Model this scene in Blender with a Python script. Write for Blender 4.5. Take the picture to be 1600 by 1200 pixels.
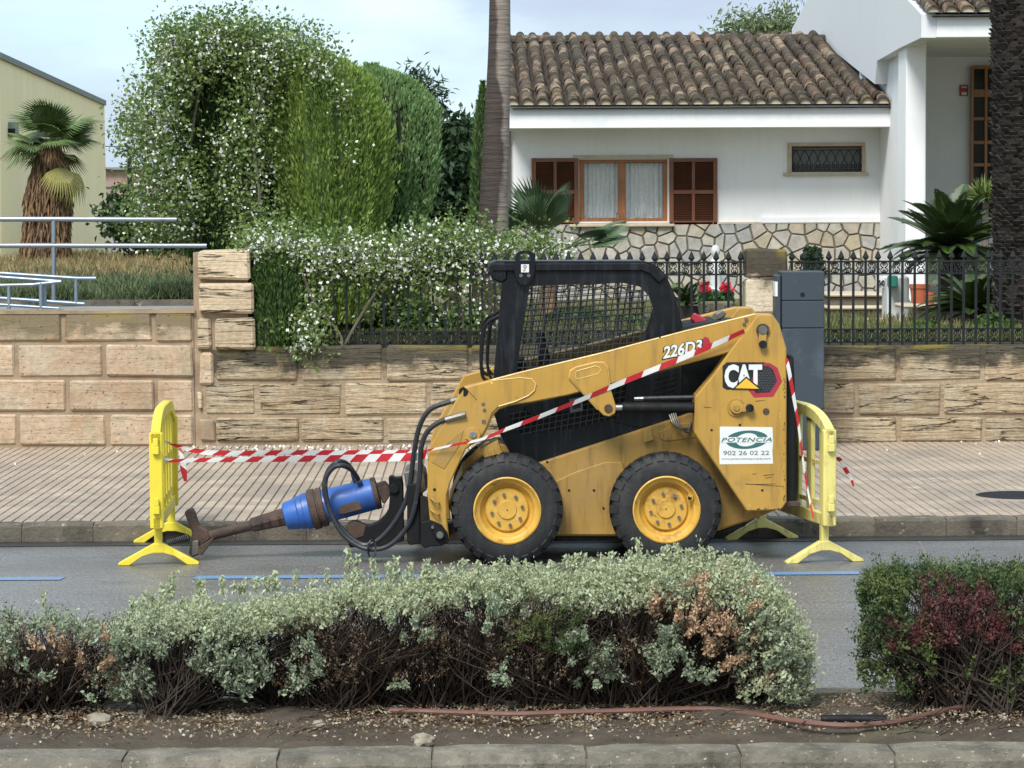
import bpy, bmesh, math, random
import numpy as np
from mathutils import Vector, Matrix

random.seed(7); rng = np.random.default_rng(7)
for o in list(bpy.data.objects): bpy.data.objects.remove(o)
S = bpy.context.scene
COL = S.collection
pi = math.pi

# ------------------------------------------------------------------ camera
F, CX, CY = 4300.0, 800.0, 600.0          # focal length in photo pixels (1600 wide)
H = 2.17
YAW, PITCH, ROLL = math.atan(65/F), math.atan(266/F), -0.005
RM = Matrix.Rotation(-YAW, 3, 'Z') @ Matrix.Rotation(pi/2-PITCH, 3, 'X') @ Matrix.Rotation(ROLL, 3, 'Z')
cam = bpy.data.cameras.new('camera'); cam.lens = F/1600*36; cam.sensor_width = 36
cam.clip_end = 2000; cam.clip_start = .5
camo = bpy.data.objects.new('camera', cam); COL.objects.link(camo)
camo.matrix_world = Matrix.Translation((0, 0, H)) @ RM.to_4x4()
S.camera = camo

# ------------------------------------------------------------------ sky, sun, exposure
SUN_EL, SUN_AZ = math.radians(49), math.radians(203)   # azimuth clockwise from +Y (sun behind and left of the camera)
w = bpy.data.worlds.new('World'); S.world = w; w.use_nodes = True
nt = w.node_tree; N = nt.nodes; L = nt.links
for n in list(N): N.remove(n)
out = N.new('ShaderNodeOutputWorld'); bg = N.new('ShaderNodeBackground'); bg.inputs[1].default_value = .1
sky = N.new('ShaderNodeTexSky'); sky.sky_type = 'NISHITA'; sky.sun_disc = False
sky.sun_elevation = SUN_EL; sky.sun_rotation = SUN_AZ; sky.air_density = 1.0; sky.dust_density = 1.5
tc = N.new('ShaderNodeTexCoord'); mp = N.new('ShaderNodeMapping'); mp.inputs['Scale'].default_value = (1, 1, 3.4)
mp.inputs['Location'].default_value = (.31, .2, .05)
L.new(tc.outputs['Generated'], mp.inputs[0])
n1 = N.new('ShaderNodeTexNoise'); n1.inputs['Scale'].default_value = 3.6; n1.inputs['Detail'].default_value = 7; n1.inputs['Roughness'].default_value = .55
n2 = N.new('ShaderNodeTexNoise'); n2.inputs['Scale'].default_value = 7.0; n2.inputs['Detail'].default_value = 6; n2.inputs['Roughness'].default_value = .5
L.new(mp.outputs[0], n1.inputs['Vector']); L.new(mp.outputs[0], n2.inputs['Vector'])
r1 = N.new('ShaderNodeValToRGB'); r1.color_ramp.elements[0].position = .40; r1.color_ramp.elements[1].position = .66
L.new(n1.outputs[0], r1.inputs[0])
r2 = N.new('ShaderNodeValToRGB'); r2.color_ramp.elements[0].position = .40; r2.color_ramp.elements[1].position = .58
r2.color_ramp.elements[0].color = (8.0, 8.7, 9.1, 1); r2.color_ramp.elements[1].color = (3.7, 4.3, 5.4, 1)
L.new(n2.outputs[0], r2.inputs[0])
mx = N.new('ShaderNodeMixRGB'); L.new(r1.outputs[0], mx.inputs[0])
tint = N.new('ShaderNodeMixRGB'); tint.inputs[0].default_value = .62; tint.inputs[2].default_value = (5.2, 7.3, 8.4, 1)
L.new(sky.outputs[0], tint.inputs[1]); L.new(tint.outputs[0], mx.inputs[1]); L.new(r2.outputs[0], mx.inputs[2])
L.new(mx.outputs[0], bg.inputs[0]); L.new(bg.outputs[0], out.inputs[0])
sun = bpy.data.lights.new('sun', 'SUN'); sun.energy = 2.7; sun.angle = math.radians(20); sun.color = (1, .97, .92)
suno = bpy.data.objects.new('sun', sun); COL.objects.link(suno)
sd = Vector((math.sin(SUN_AZ)*math.cos(SUN_EL), math.cos(SUN_AZ)*math.cos(SUN_EL), math.sin(SUN_EL)))
suno.rotation_euler = (-sd).to_track_quat('-Z', 'Y').to_euler()
suno.location = (0, 0, 30)
S.view_settings.view_transform = 'Standard'; S.view_settings.look = 'None'
S.view_settings.exposure = 0.68; S.view_settings.gamma = 1.0; S.view_settings.use_curve_mapping = False
S.render.engine = 'CYCLES'

# ------------------------------------------------------------------ helpers
CL = Vector((0, 0, H))
def ray(px, py): return RM @ Vector(((px-CX)/F, -(py-CY)/F, -1))
def W(px, py, Y):
    d = ray(px, py); return CL + d*(Y/d.y)
def G(px, py, z):
    d = ray(px, py); return CL + d*((z-H)/d.z)
def XZ(px, py, Y):
    p = W(px, py, Y); return (p.x, p.z)
def PX(px, Y, py=600): return W(px, py, Y).x
def PZ(py, Y, px=800): return W(px, py, Y).z

WL = {}                                     # world location of each object's origin
def top(o, label, cat, group=None):
    o['label'] = label; o['category'] = cat
    if group: o['group'] = group
    return o
def kind(o, k): o['kind'] = k; return o
def empty(name, loc, label=None, cat=None, group=None, rz=0):
    o = bpy.data.objects.new(name, None); COL.objects.link(o); o.location = loc; o.rotation_euler = (0, 0, rz)
    o.empty_display_size = .1; WL[o] = Vector(loc)
    if label: top(o, label, cat, group)
    return o
class MB:
    def __init__(s): s.v = []; s.f = []; s.m = []
    def add(s, vs, fs, mi=0):
        b = len(s.v); s.v += [tuple(p) for p in vs]
        for f in fs: s.f.append([i+b for i in f]); s.m.append(mi)
        return s
    def box(s, x0, x1, y0, y1, z0, z1, mi=0):
        return s.add([(x0,y0,z0),(x1,y0,z0),(x1,y1,z0),(x0,y1,z0),(x0,y0,z1),(x1,y0,z1),(x1,y1,z1),(x0,y1,z1)],
              [(0,3,2,1),(4,5,6,7),(0,1,5,4),(1,2,6,5),(2,3,7,6),(3,0,4,7)], mi)
    def prism(s, pts, y0, y1, mi=0):        # pts: (x,z) outline extruded along Y
        n = len(pts)
        return s.add([(x,y0,z) for x,z in pts]+[(x,y1,z) for x,z in pts],
              [tuple(range(n)), tuple(range(2*n-1,n-1,-1))]+[(i,i+n,(i+1)%n+n,(i+1)%n) for i in range(n)], mi)
    def cyl(s, a, b, r0, r1=None, n=12, mi=0, caps=True):
        r1 = r0 if r1 is None else r1
        a = Vector(a); b = Vector(b); d = (b-a).normalized()
        u = d.orthogonal().normalized(); v = d.cross(u)
        vs = []
        for p, r in ((a, r0), (b, r1)):
            vs += [p+(u*math.cos(2*pi*i/n)+v*math.sin(2*pi*i/n))*r for i in range(n)]
        fs = [(i, (i+1)%n, (i+1)%n+n, i+n) for i in range(n)]
        if caps: fs += [tuple(range(n-1,-1,-1)), tuple(range(n, 2*n))]
        return s.add(vs, fs, mi)
    def tube(s, pts, r, n=8, mi=0, caps=True):
        pts = [Vector(p) for p in pts]; k = len(pts)
        rs = r if isinstance(r, (list, tuple)) else [r]*k
        t0 = (pts[1]-pts[0]).normalized(); u = t0.orthogonal().normalized(); vs = []
        for i, p in enumerate(pts):
            t = ((pts[min(i+1,k-1)]-pts[max(i-1,0)])).normalized()
            u = (u - t*u.dot(t)).normalized(); v = t.cross(u)
            vs += [p+(u*math.cos(2*pi*j/n)+v*math.sin(2*pi*j/n))*rs[i] for j in range(n)]
        fs = [(i*n+j, i*n+(j+1)%n, (i+1)*n+(j+1)%n, (i+1)*n+j) for i in range(k-1) for j in range(n)]
        if caps: fs += [tuple(range(n-1,-1,-1)), tuple(range((k-1)*n, k*n))]
        return s.add(vs, fs, mi)
    def lathe(s, c, prof, n=32, mi=0, axis='y'):   # prof: (r, h) pairs, round an axis through c
        c = Vector(c); vs = []
        for r, h in prof:
            for i in range(n):
                a = 2*pi*i/n
                if axis == 'y': vs.append(c+Vector((r*math.cos(a), h, r*math.sin(a))))
                else: vs.append(c+Vector((r*math.cos(a), r*math.sin(a), h)))
        k = len(prof)
        return s.add(vs, [(i*n+j, i*n+(j+1)%n, (i+1)*n+(j+1)%n, (i+1)*n+j) for i in range(k-1) for j in range(n)], mi)
    def mesh(s, name, mats, bevel=0, smooth=False, origin=None, recalc=True, segs=1):
        me = bpy.data.meshes.new(name)
        o = Vector(origin) if origin is not None else Vector((0,0,0))
        me.from_pydata([(x-o.x, y-o.y, z-o.z) for x,y,z in s.v], [], s.f)
        for m in (mats if isinstance(mats, (list, tuple)) else [mats]): me.materials.append(m)
        me.polygons.foreach_set('material_index', s.m)
        if bevel or recalc:
            bm = bmesh.new(); bm.from_mesh(me)
            bmesh.ops.recalc_face_normals(bm, faces=bm.faces)
            if bevel:
                es = [e for e in bm.edges if len(e.link_faces) == 2 and e.calc_face_angle(0) > .6]
                bmesh.ops.bevel(bm, geom=es, offset=bevel, segments=segs, affect='EDGES', profile=.6, clamp_overlap=True)
            bm.to_mesh(me); bm.free()
        if smooth:
            me.polygons.foreach_set('use_smooth', [True]*len(me.polygons)); me.set_sharp_from_angle(angle=math.radians(38))
        me.update(); return me
    def build(s, name, mats, parent=None, base=False, **k):
        a = np.array(s.v); lo = a.min(0); hi = a.max(0); c = (lo+hi)/2
        if base: c[2] = lo[2]
        return place(s.mesh(name, mats, origin=c, **k), name, c, parent)
def place(me, name, loc, parent=None, rot=None, scale=None):
    o = bpy.data.objects.new(name, me); COL.objects.link(o)
    loc = Vector(loc); WL[o] = loc
    if parent is not None: o.parent = parent; o.location = loc-WL[parent]
    else: o.location = loc
    if rot is not None: o.rotation_euler = rot
    if scale is not None: o.scale = scale if hasattr(scale, '__len__') else (scale,)*3
    return o
def sm(pts, k=4):                            # Catmull-Rom smoothing of a path
    P = [Vector(p) for p in pts]; P = [P[0]*2-P[1]]+P+[P[-1]*2-P[-2]]; o = []
    for i in range(1, len(P)-2):
        for j in range(k):
            t = j/k; a, b, c, d = P[i-1:i+3]
            o.append(.5*((2*b)+(c-a)*t+(2*a-5*b+4*c-d)*t*t+(3*b-a-3*c+d)*t**3))
    o.append(P[-2]); return o

# ------------------------------------------------------------------ materials
def lin(h):
    c = [int(h[i:i+2], 16)/255 for i in (0, 2, 4)]
    return tuple(x/12.92 if x < .04045 else ((x+.055)/1.055)**2.4 for x in c)+(1,)
def C(*c): return tuple(c)+(1,)
def newmat(name):
    m = bpy.data.materials.new(name); m.use_nodes = True
    n = m.node_tree.nodes; l = m.node_tree.links
    return m, n, l, n['Principled BSDF']
def noise(n, l, vec, scale, detail=4, rough=.55, dist=0):
    t = n.new('ShaderNodeTexNoise'); t.inputs['Scale'].default_value = scale; t.inputs['Detail'].default_value = detail
    t.inputs['Roughness'].default_value = rough; t.inputs['Distortion'].default_value = dist
    l.new(vec, t.inputs['Vector']); return t.outputs[0]
def ramp(n, l, src, stops):
    r = n.new('ShaderNodeValToRGB'); e = r.color_ramp.elements
    while len(e) < len(stops): e.new(.5)
    for i, (p, c) in enumerate(stops):
        e[i].position = p; e[i].color = c if hasattr(c, '__len__') else (c, c, c, 1)
    l.new(src, r.inputs[0]); return r.outputs[0]
def mixc(n, l, fac, a, b, mode='MIX'):
    m = n.new('ShaderNodeMixRGB'); m.blend_type = mode
    for s, x in ((0, fac), (1, a), (2, b)):
        if hasattr(x, 'links') or hasattr(x, 'is_linked'): l.new(x, m.inputs[s])
        else: m.inputs[s].default_value = x
    return m.outputs[0]
def worldpos(n, l, scale=(1,1,1), rot=(0,0,0)):
    g = n.new('ShaderNodeNewGeometry'); m = n.new('ShaderNodeMapping'); m.inputs['Scale'].default_value = scale; m.inputs['Rotation'].default_value = rot
    l.new(g.outputs['Position'], m.inputs[0]); return m.outputs[0]
def bump(n, l, b, h, strength=.3, dist=.01, prev=None):
    u = n.new('ShaderNodeBump'); u.inputs['Strength'].default_value = strength; u.inputs['Distance'].default_value = dist
    l.new(h, u.inputs['Height'])
    if prev is not None: l.new(prev, u.inputs['Normal'])
    l.new(u.outputs[0], b.inputs['Normal']); return u.outputs[0]
def pm(name, col, rough=.6, var=.25, scale=6, bmp=0, bscale=60, metal=0, rand=0, spots=None, spec=.5, stretch=(1,1,1), streak=None):
    """plain procedural material: colour varied by two noises, optional spots (colour, scale, threshold, softness), random per object"""
    m, n, l, b = newmat(name)
    v = worldpos(n, l, stretch)
    f = ramp(n, l, noise(n, l, v, scale, 6), [(.3, 1-var), (.7, 1+var*.6)])
    c = mixc(n, l, 1, col, f, 'MULTIPLY')
    if rand:
        oi = n.new('ShaderNodeObjectInfo')
        c = mixc(n, l, 1, c, ramp(n, l, oi.outputs['Random'], [(0, 1-rand), (1, 1+rand)]), 'MULTIPLY')
    for (sc, ss, th, so) in (spots or []):
        k = ramp(n, l, noise(n, l, v, ss, 8, .65), [(th, 0), (min(1, th+so), 1)])
        c = mixc(n, l, k, c, sc)
    if streak:
        k = ramp(n, l, noise(n, l, worldpos(n, l, (9, 9, .9)), 2.2, 6, .65), [(.5, 0), (.68, streak[1])])
        c = mixc(n, l, k, c, streak[0])
    l.new(c, b.inputs['Base Color'])
    l.new(ramp(n, l, noise(n, l, v, scale*2.3, 5, .6), [(.3, max(.05, rough-.1)), (.7, min(1, rough+.14))]), b.inputs['Roughness']); b.inputs['Metallic'].default_value = metal; b.inputs['Specular IOR Level'].default_value = spec
    if bmp: bump(n, l, b, noise(n, l, v, bscale, 6, .6), bmp, .01)
    return m
def leafmat(name, c0, c1, c2=None, trans=.25, scale=2.5, rough=.55):
    m, n, l, b = newmat(name)
    at = n.new('ShaderNodeAttribute'); at.attribute_name = 'tint'
    v = worldpos(n, l)
    c = mixc(n, l, at.outputs['Fac'], c0, c1)
    if c2 is not None:
        c = mixc(n, l, ramp(n, l, noise(n, l, v, scale, 4), [(.48, 0), (.62, 1)]), c, c2)
    l.new(c, b.inputs['Base Color']); b.inputs['Roughness'].default_value = rough; b.inputs['Specular IOR Level'].default_value = .3
    t = n.new('ShaderNodeBsdfTranslucent'); l.new(c, t.inputs[0])
    x = n.new('ShaderNodeMixShader'); x.inputs[0].default_value = trans
    l.new(b.outputs[0], x.inputs[1]); l.new(t.outputs[0], x.inputs[2]); l.new(x.outputs[0], n['Material Output'].inputs[0])
    return m

# ------------------------------------------------------------------ leaf clouds
def unit(n):
    v = rng.normal(size=(n, 3)); return v/np.linalg.norm(v, axis=1)[:, None]
def leaf_cloud(name, P, size, mat, parent=None, aspect=.5, direction=None, dirw=0., curl=.0, jitter=.35, mats=None, matidx=None):
    """one mesh of kite-shaped leaves, each 2 triangles folded along its rib"""
    P = np.asarray(P); n = len(P)
    u = unit(n)
    if direction is not None:
        u = u*(1-dirw)+np.asarray(direction)*dirw; u /= np.linalg.norm(u, axis=1)[:, None]
    t = unit(n); v = np.cross(u, t); v /= np.linalg.norm(v, axis=1)[:, None]; w_ = np.cross(u, v)
    s = (np.asarray(size)*(1+jitter*rng.uniform(-1, 1, n)))[:, None]
    a = P-u*s*.5; b = P+v*s*aspect*.5+w_*s*.08; c = P+u*s*.5; d = P-v*s*aspect*.5+w_*s*.08
    V = np.stack([a, b, c, d], 1).reshape(-1, 3)
    lo = V.min(0); hi = V.max(0); o = (lo+hi)/2
    I = np.arange(n)*4
    T = np.stack([I, I+1, I+2, I, I+2, I+3], 1).reshape(-1)
    me = bpy.data.meshes.new(name)
    me.vertices.add(4*n); me.vertices.foreach_set('co', (V-o).astype(np.float32).ravel())
    me.loops.add(6*n); me.loops.foreach_set('vertex_index', T.astype(np.int32))
    me.polygons.add(2*n); me.polygons.foreach_set('loop_start', (np.arange(2*n)*3).astype(np.int32))
    for m in (mats or [mat]): me.materials.append(m)
    if matidx is not None: me.polygons.foreach_set('material_index', np.repeat(matidx, 2).astype(np.int32))
    at = me.attributes.new('tint', 'FLOAT', 'POINT'); at.data.foreach_set('value', np.repeat(rng.uniform(0, 1, n), 4).astype(np.float32))
    me.update(calc_edges=True)
    return place(me, name, o, parent)
def ell_shell(n, c, r, inner=.75, top=None):
    d = unit(n); k = rng.uniform(inner**3, 1, n)**(1/3)
    return np.asarray(c)+d*np.asarray(r)*k[:, None], d
def clumpy(P, k, rad, n):
    """n points gathered round k of the points P"""
    ci = P[rng.integers(0, len(P), k)]
    return ci[rng.integers(0, k, n)]+rng.normal(size=(n, 3))*rad

# ------------------------------------------------------------------ setting: levels and lines
YK = G(735, 843, 0).y            # far kerb face
YW = G(735, 695, .12).y          # face of the garden wall
ZP = .12                         # pavement level
YM0 = 10.12; YM1 = 11.62         # median kerb faces
ZL = PZ(485, YW)                 # lawn and walkway level behind the left wall

def stone_mat(name, base, dark, pale, angle, stain, layered=1.0, stain_z=None, pits=False):
    m, n, l, b = newmat(name)
    oi = n.new('ShaderNodeObjectInfo')
    g = n.new('ShaderNodeNewGeometry')
    off = n.new('ShaderNodeVectorMath'); off.operation = 'MULTIPLY_ADD'
    cmb = n.new('ShaderNodeCombineXYZ'); l.new(oi.outputs['Random'], cmb.inputs[0]); l.new(oi.outputs['Random'], cmb.inputs[2])
    l.new(cmb.outputs[0], off.inputs[0]); off.inputs[1].default_value = (13, 7, 9); l.new(g.outputs['Position'], off.inputs[2])
    mp_ = n.new('ShaderNodeMapping'); mp_.inputs['Rotation'].default_value = (0, angle, 0); mp_.inputs['Scale'].default_value = (1.0, 2, 12)
    l.new(off.outputs[0], mp_.inputs[0])
    lay = noise(n, l, mp_.outputs[0], 2.0, 9, .66, .9)
    fine = noise(n, l, off.outputs[0], 26, 8, .7)
    blot = noise(n, l, off.outputs[0], 3.2, 6, .6)
    c = mixc(n, l, ramp(n, l, blot, [(.35, 0), (.7, 1)]), base, pale)
    c = mixc(n, l, 1, c, ramp(n, l, oi.outputs['Random'], [(0, .8), (1, 1.13)]), 'MULTIPLY')
    c = mixc(n, l, ramp(n, l, lay, [(.34, layered*(.75 if layered > .5 else .3)), (.43, 0)]), c, dark)
    def crack(src, th, k):
        s_ = n.new('ShaderNodeMath'); s_.operation = 'SUBTRACT'; l.new(src, s_.inputs[0]); s_.inputs[1].default_value = .5
        a_ = n.new('ShaderNodeMath'); a_.operation = 'ABSOLUTE'; l.new(s_.outputs[0], a_.inputs[0])
        return ramp(n, l, a_.outputs[0], [(0, k), (th, 0)])
    mp2 = n.new('ShaderNodeMapping'); mp2.inputs['Rotation'].default_value = (0, angle, 0); mp2.inputs['Scale'].default_value = (.55, 1, 9); l.new(off.outputs[0], mp2.inputs[0])
    crk = crack(noise(n, l, mp2.outputs[0], 1.3, 5, .5, .4), .013, (1 if layered > .5 else .12))
    c = mixc(n, l, crk, c, lin('2e2418'))
    c = mixc(n, l, 1, c, ramp(n, l, fine, [(.3, .72), (.7, 1.12)]), 'MULTIPLY')
    if pits:
        c = mixc(n, l, ramp(n, l, noise(n, l, off.outputs[0], 2.6, 7, .65), [(.52, 0), (.64, .6)]), c, lin('8c866c'))
        c = mixc(n, l, ramp(n, l, noise(n, l, off.outputs[0], 22, 4, .6), [(.64, 0), (.7, .85)]), c, lin('5c4630'))
    if stain_z:
        z0, z1 = stain_z
        sp = n.new('ShaderNodeSeparateXYZ'); l.new(g.outputs['Position'], sp.inputs[0])
        mr = n.new('ShaderNodeMapRange'); mr.inputs[1].default_value = z0; mr.inputs[2].default_value = z1; l.new(sp.outputs[2], mr.inputs[0])
        k = n.new('ShaderNodeMath'); k.operation = 'MULTIPLY_ADD'; k.inputs[1].default_value = .75; k.inputs[2].default_value = 0
        l.new(mr.outputs[0], k.inputs[0])
        a = n.new('ShaderNodeMath'); a.operation = 'ADD'; l.new(k.outputs[0], a.inputs[0])
        l.new(noise(n, l, worldpos(n, l, (1, 1, 1.6)), 3.4, 8, .65), a.inputs[1])
        c = mixc(n, l, ramp(n, l, a.outputs[0], [(.8, 0), (.98, .9)]), c, stain)
        ly = noise(n, l, worldpos(n, l), 2.1, 6, .6)
        a2 = n.new('ShaderNodeMath'); a2.operation = 'MULTIPLY'; l.new(ramp(n, l, ly, [(.5, 0), (.6, 1)]), a2.inputs[0])
        l.new(ramp(n, l, mr.outputs[0], [(.72, 0), (.95, .75)]), a2.inputs[1])
        c = mixc(n, l, a2.outputs[0], c, lin('8a7a30'))
    l.new(c, b.inputs['Base Color']); b.inputs['Roughness'].default_value = .92; b.inputs['Specular IOR Level'].default_value = .2
    p = bump(n, l, b, lay, .8*layered if layered > .5 else .08, .1)
    p = bump(n, l, b, fine, .6, .018, p)
    inv = n.new('ShaderNodeInvert'); l.new(crk, inv.inputs[1]); p = bump(n, l, b, inv.outputs[0], .8, .03, p)
    if pits:
        vo = n.new('ShaderNodeTexVoronoi'); vo.inputs['Scale'].default_value = 16; l.new(off.outputs[0], vo.inputs['Vector'])
        bump(n, l, b, ramp(n, l, vo.outputs[0], [(.04, 0), (.16, 1)]), .7, .02, p)
    return m
M = {}
M['stoneR'] = stone_mat('sandstone_layered', lin('bea584'), lin('745c44'), lin('d0c0a4'), .1, lin('4a483e'), 1.0, (.62, 1.02))
M['stoneL'] = stone_mat('sandstone_pitted', lin('b89b7e'), lin('8c7054'), lin('cab8a0'), .3, lin('756a54'), .35, (.85, 1.36), True)
M['stoneP'] = stone_mat('sandstone_pillar', lin('c8b294'), lin('84684a'), lin('d6c4a6'), .16, lin('6a6048'), .55)
M['stoneF'] = stone_mat('sandstone_black_topped', lin('c4b49c'), lin('84684a'), lin('d2c4aa'), .16, lin('26221c'), .45, (1.2, 1.9))
M['mortar'] = pm('mortar', lin('98846c'), .95, .3, 5, .5, 50, spots=[(lin('756452'), 3, .55, .2)])
M['concrete'] = pm('kerb_concrete', lin('746d60'), .92, .35, 9, 1.0, 45, rand=.1, spots=[(lin('474238'), 5, .48, .2), (lin('57522f'), 3, .6, .1), (lin('a8a090'), 42, .6, .08), (lin('3a362e'), 60, .62, .06)])
M['kerbfar'] = pm('kerb_stone_dirty', lin('6c6458'), .88, .35, 8, .8, 50, rand=.14, spots=[(lin('34302a'), 4, .46, .2), (lin('a29a88'), 14, .6, .1)])
M['tile'] = pm('paving_cement', lin('a39280'), .6, .2, 2.2, .3, 90, rand=.15, spots=[(lin('8a7e72'), .9, .48, .2), (lin('b8ac9a'), 3.1, .58, .15), (lin('74695e'), 7, .66, .06)])
M['groove'] = pm('paving_groove', lin('84776a'), .9, .25, 6)
M['soil'] = pm('dry_soil', lin('4c4236'), .95, .4, 7, .9, 45, spots=[(lin('3d3327'), 2.2, .5, .2), (lin('55523a'), 1.4, .56, .12), (lin('8c7c66'), 38, .64, .08)])
M['ground'] = pm('far_ground', lin('77705c'), .95, .3, .5)
M['iron'] = pm('dark_iron', lin('14191a'), .5, .3, 14, .2, 80, metal=.3, spots=[(lin('4a3f34'), 12, .64, .1)])

# road: wet asphalt
m, n, l, b = newmat('wet_asphalt')
v = worldpos(n, l)
grain = noise(n, l, worldpos(n, l, (1, .3, 1)), 60, 3, .75); agg_glints = noise(n, l, worldpos(n, l, (1, .22, 1)), 120, 2, .7); wet = noise(n, l, worldpos(n, l, (.5, 1.6, 1)), 1.5, 5, .55)
c = mixc(n, l, ramp(n, l, grain, [(.34, 0), (.68, 1)]), lin('4c4a48'), lin('7c7876'))
c = mixc(n, l, ramp(n, l, agg_glints, [(.57, 0), (.7, .8)]), c, lin('b4b0ac'))  # pale flecks: stone aggregate together with wet glints put into the colour
c = mixc(n, l, ramp(n, l, noise(n, l, v, .9, 4), [(.42, 0), (.66, .55)]), c, lin('4a4642'))
c = mixc(n, l, ramp(n, l, noise(n, l, worldpos(n, l, (.35, 1.2, 1)), 2.2, 6, .65), [(.56, 0), (.7, .6)]), c, lin('3a3836'))
l.new(c, b.inputs['Base Color'])
l.new(ramp(n, l, wet, [(.35, .3), (.65, .46)]), b.inputs['Roughness'])
b.inputs['Specular IOR Level'].default_value = .6
p = bump(n, l, b, grain, .45, .008); bump(n, l, b, agg_glints, .5, .005, p)
M['asphalt'] = m
m, n, l, b = newmat('blue_road_paint')
v = worldpos(n, l)
c = mixc(n, l, ramp(n, l, noise(n, l, v, 60, 6, .7), [(.46, 0), (.62, .85)]), lin('5f86b0'), lin('6c6c6c'))
l.new(c, b.inputs['Base Color']); b.inputs['Roughness'].default_value = .5; bump(n, l, b, noise(n, l, v, 95, 3, .7), .2, .005)
M['bluepaint'] = m

def sheet(name, x0, x1, y0, y1, z, mat, nx=1, ny=1, f=None):
    b = MB(); xs = np.linspace(x0, x1, nx+1); ys = np.linspace(y0, y1, ny+1)
    vs = [(x, y, z+(f(x, y) if f else 0)) for y in ys for x in xs]
    fs = [(j*(nx+1)+i, j*(nx+1)+i+1, (j+1)*(nx+1)+i+1, (j+1)*(nx+1)+i) for j in range(ny) for i in range(nx)]
    b.add(vs, fs); return b.build(name, mat, smooth=nx > 1)
kind(sheet('ground', -700, 700, -60, 900, -.06, M['ground']), 'structure')
road = kind(sheet('road', -60, 60, -12, YK+.04, 0, M['asphalt']), 'structure')
# blue parking line (broken)
yb = G(735, 900, 0).y
for a, e in ((-420, 96), (300, 880), (935, 1340), (1480, 1900)):
    q = MB(); xa, xb = PX(a, yb, 900), PX(e, yb, 900)
    q.add([(xa, yb-.07, .004), (xb, yb-.07, .004), (xb+.02, yb+.07, .004), (xa+.03, yb+.07, .004)], [(0, 1, 2, 3)])
    q.build('parking_line', M['bluepaint'], road)
# a seam across the asphalt
q = MB(); pts = [G(1445+(i-8)*1.0+random.uniform(-1.2, 1.2), 846+i*2.2, .003) for i in range(18)]
for i in range(17):
    a, e = pts[i], pts[i+1]; q.add([(a.x-.004, a.y, .003), (a.x+.004, a.y, .003), (e.x+.004, e.y, .003), (e.x-.004, e.y, .003)], [(0, 1, 2, 3)])
q.build('crack', M['groove'], road)

def kerb_run(name, x0, x1, yf, depth, ztop, step, mat, chamfer, sgn=1, phase=0, soil=None):
    """kerb of separate stones; sgn +1: road side faces the camera"""
    k = empty(name, (0, yf, 0)); kind(k, 'structure')
    vs = []
    x = x0+phase
    y0, y1 = (yf, yf+depth) if sgn > 0 else (yf-depth, yf)
    variants = []
    for q in range(4):
        bmb = MB(); L_ = step-.009
        c = chamfer
        pr = [(y0, -.05), (y0, ztop-c), (y0+c*.6 if sgn > 0 else y0, ztop), (y1 if sgn > 0 else y1-c*.6, ztop), (y1, ztop-c if sgn < 0 else ztop-.002), (y1, -.05)]
        n_ = 6; segs = 5; rows = []
        for i in range(segs+1):
            xx = -L_/2+L_*i/segs
            inset = .006 if i in (0, segs) else 0
            rows += [(xx, yy+random.uniform(-.003, .003)+(inset if yy == y0 else -inset if yy == y1 else 0)-yf, zz+random.uniform(-.003, .003)-(inset if zz > 0 else 0)) for yy, zz in pr]
        fs = [(i*n_+j, i*n_+(j+1)%n_, (i+1)*n_+(j+1)%n_, (i+1)*n_+j) for i in range(segs) for j in range(n_)]
        fs += [tuple(range(n_)), tuple(range(segs*n_+n_-1, segs*n_-1, -1))]
        bmb.add(rows, fs); variants.append(bmb.mesh('kerb_stone', mat))
    while x < x1:
        o = place(random.choice(variants), 'kerb_stone', (x+step/2, yf+random.uniform(-.004, .004), random.uniform(-.004, .003)), k, rot=(0, 0, random.uniform(-.004, .004)))
        x += step
    j = MB(); j.box(x0, x1, y0+.018, y1-.018, -.05, ztop-.02); j.build('joint_mortar', M['groove'], k)
    return k
kerb_run('kerb', -6.6, 7.0, YK, .16, ZP+.004, .475, M['kerbfar'], .02, phase=PX(34, YK, 840)+6.6-.475*8)
KM = kerb_run('median_kerb', -2.6, 2.8, YM0, .21, .16, .575, M['concrete'], .035, phase=(PX(433, YM0, 1185)+2.6) % .575-.575)
kerb_run('median_back_kerb', -2.9, 3.1, YM1, .14, .15, .6, M['concrete'], .02, sgn=-1)
def soilf(x, y):
    return .022*math.sin(3.1*x+1)*math.sin(5*y)+.012*math.sin(11*x+2*y)+random.uniform(-.006, .006)+.03*max(0, math.sin((y-YM0-.2)/(YM1-YM0-.34)*pi))
kind(sheet('soil_bed', -3, 3.2, YM0+.2, YM1-.13, .115, M['soil'], 160, 44, soilf), 'structure')

M['gutter'] = pm('damp_gutter', lin('33312e'), .45, .3, 3, .4, 60, spots=[(lin('5a554c'), 4, .56, .15)])
kind(sheet('gutter', -60, 60, YK-.24, YK+.02, .004, M['gutter']), 'structure')
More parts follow.
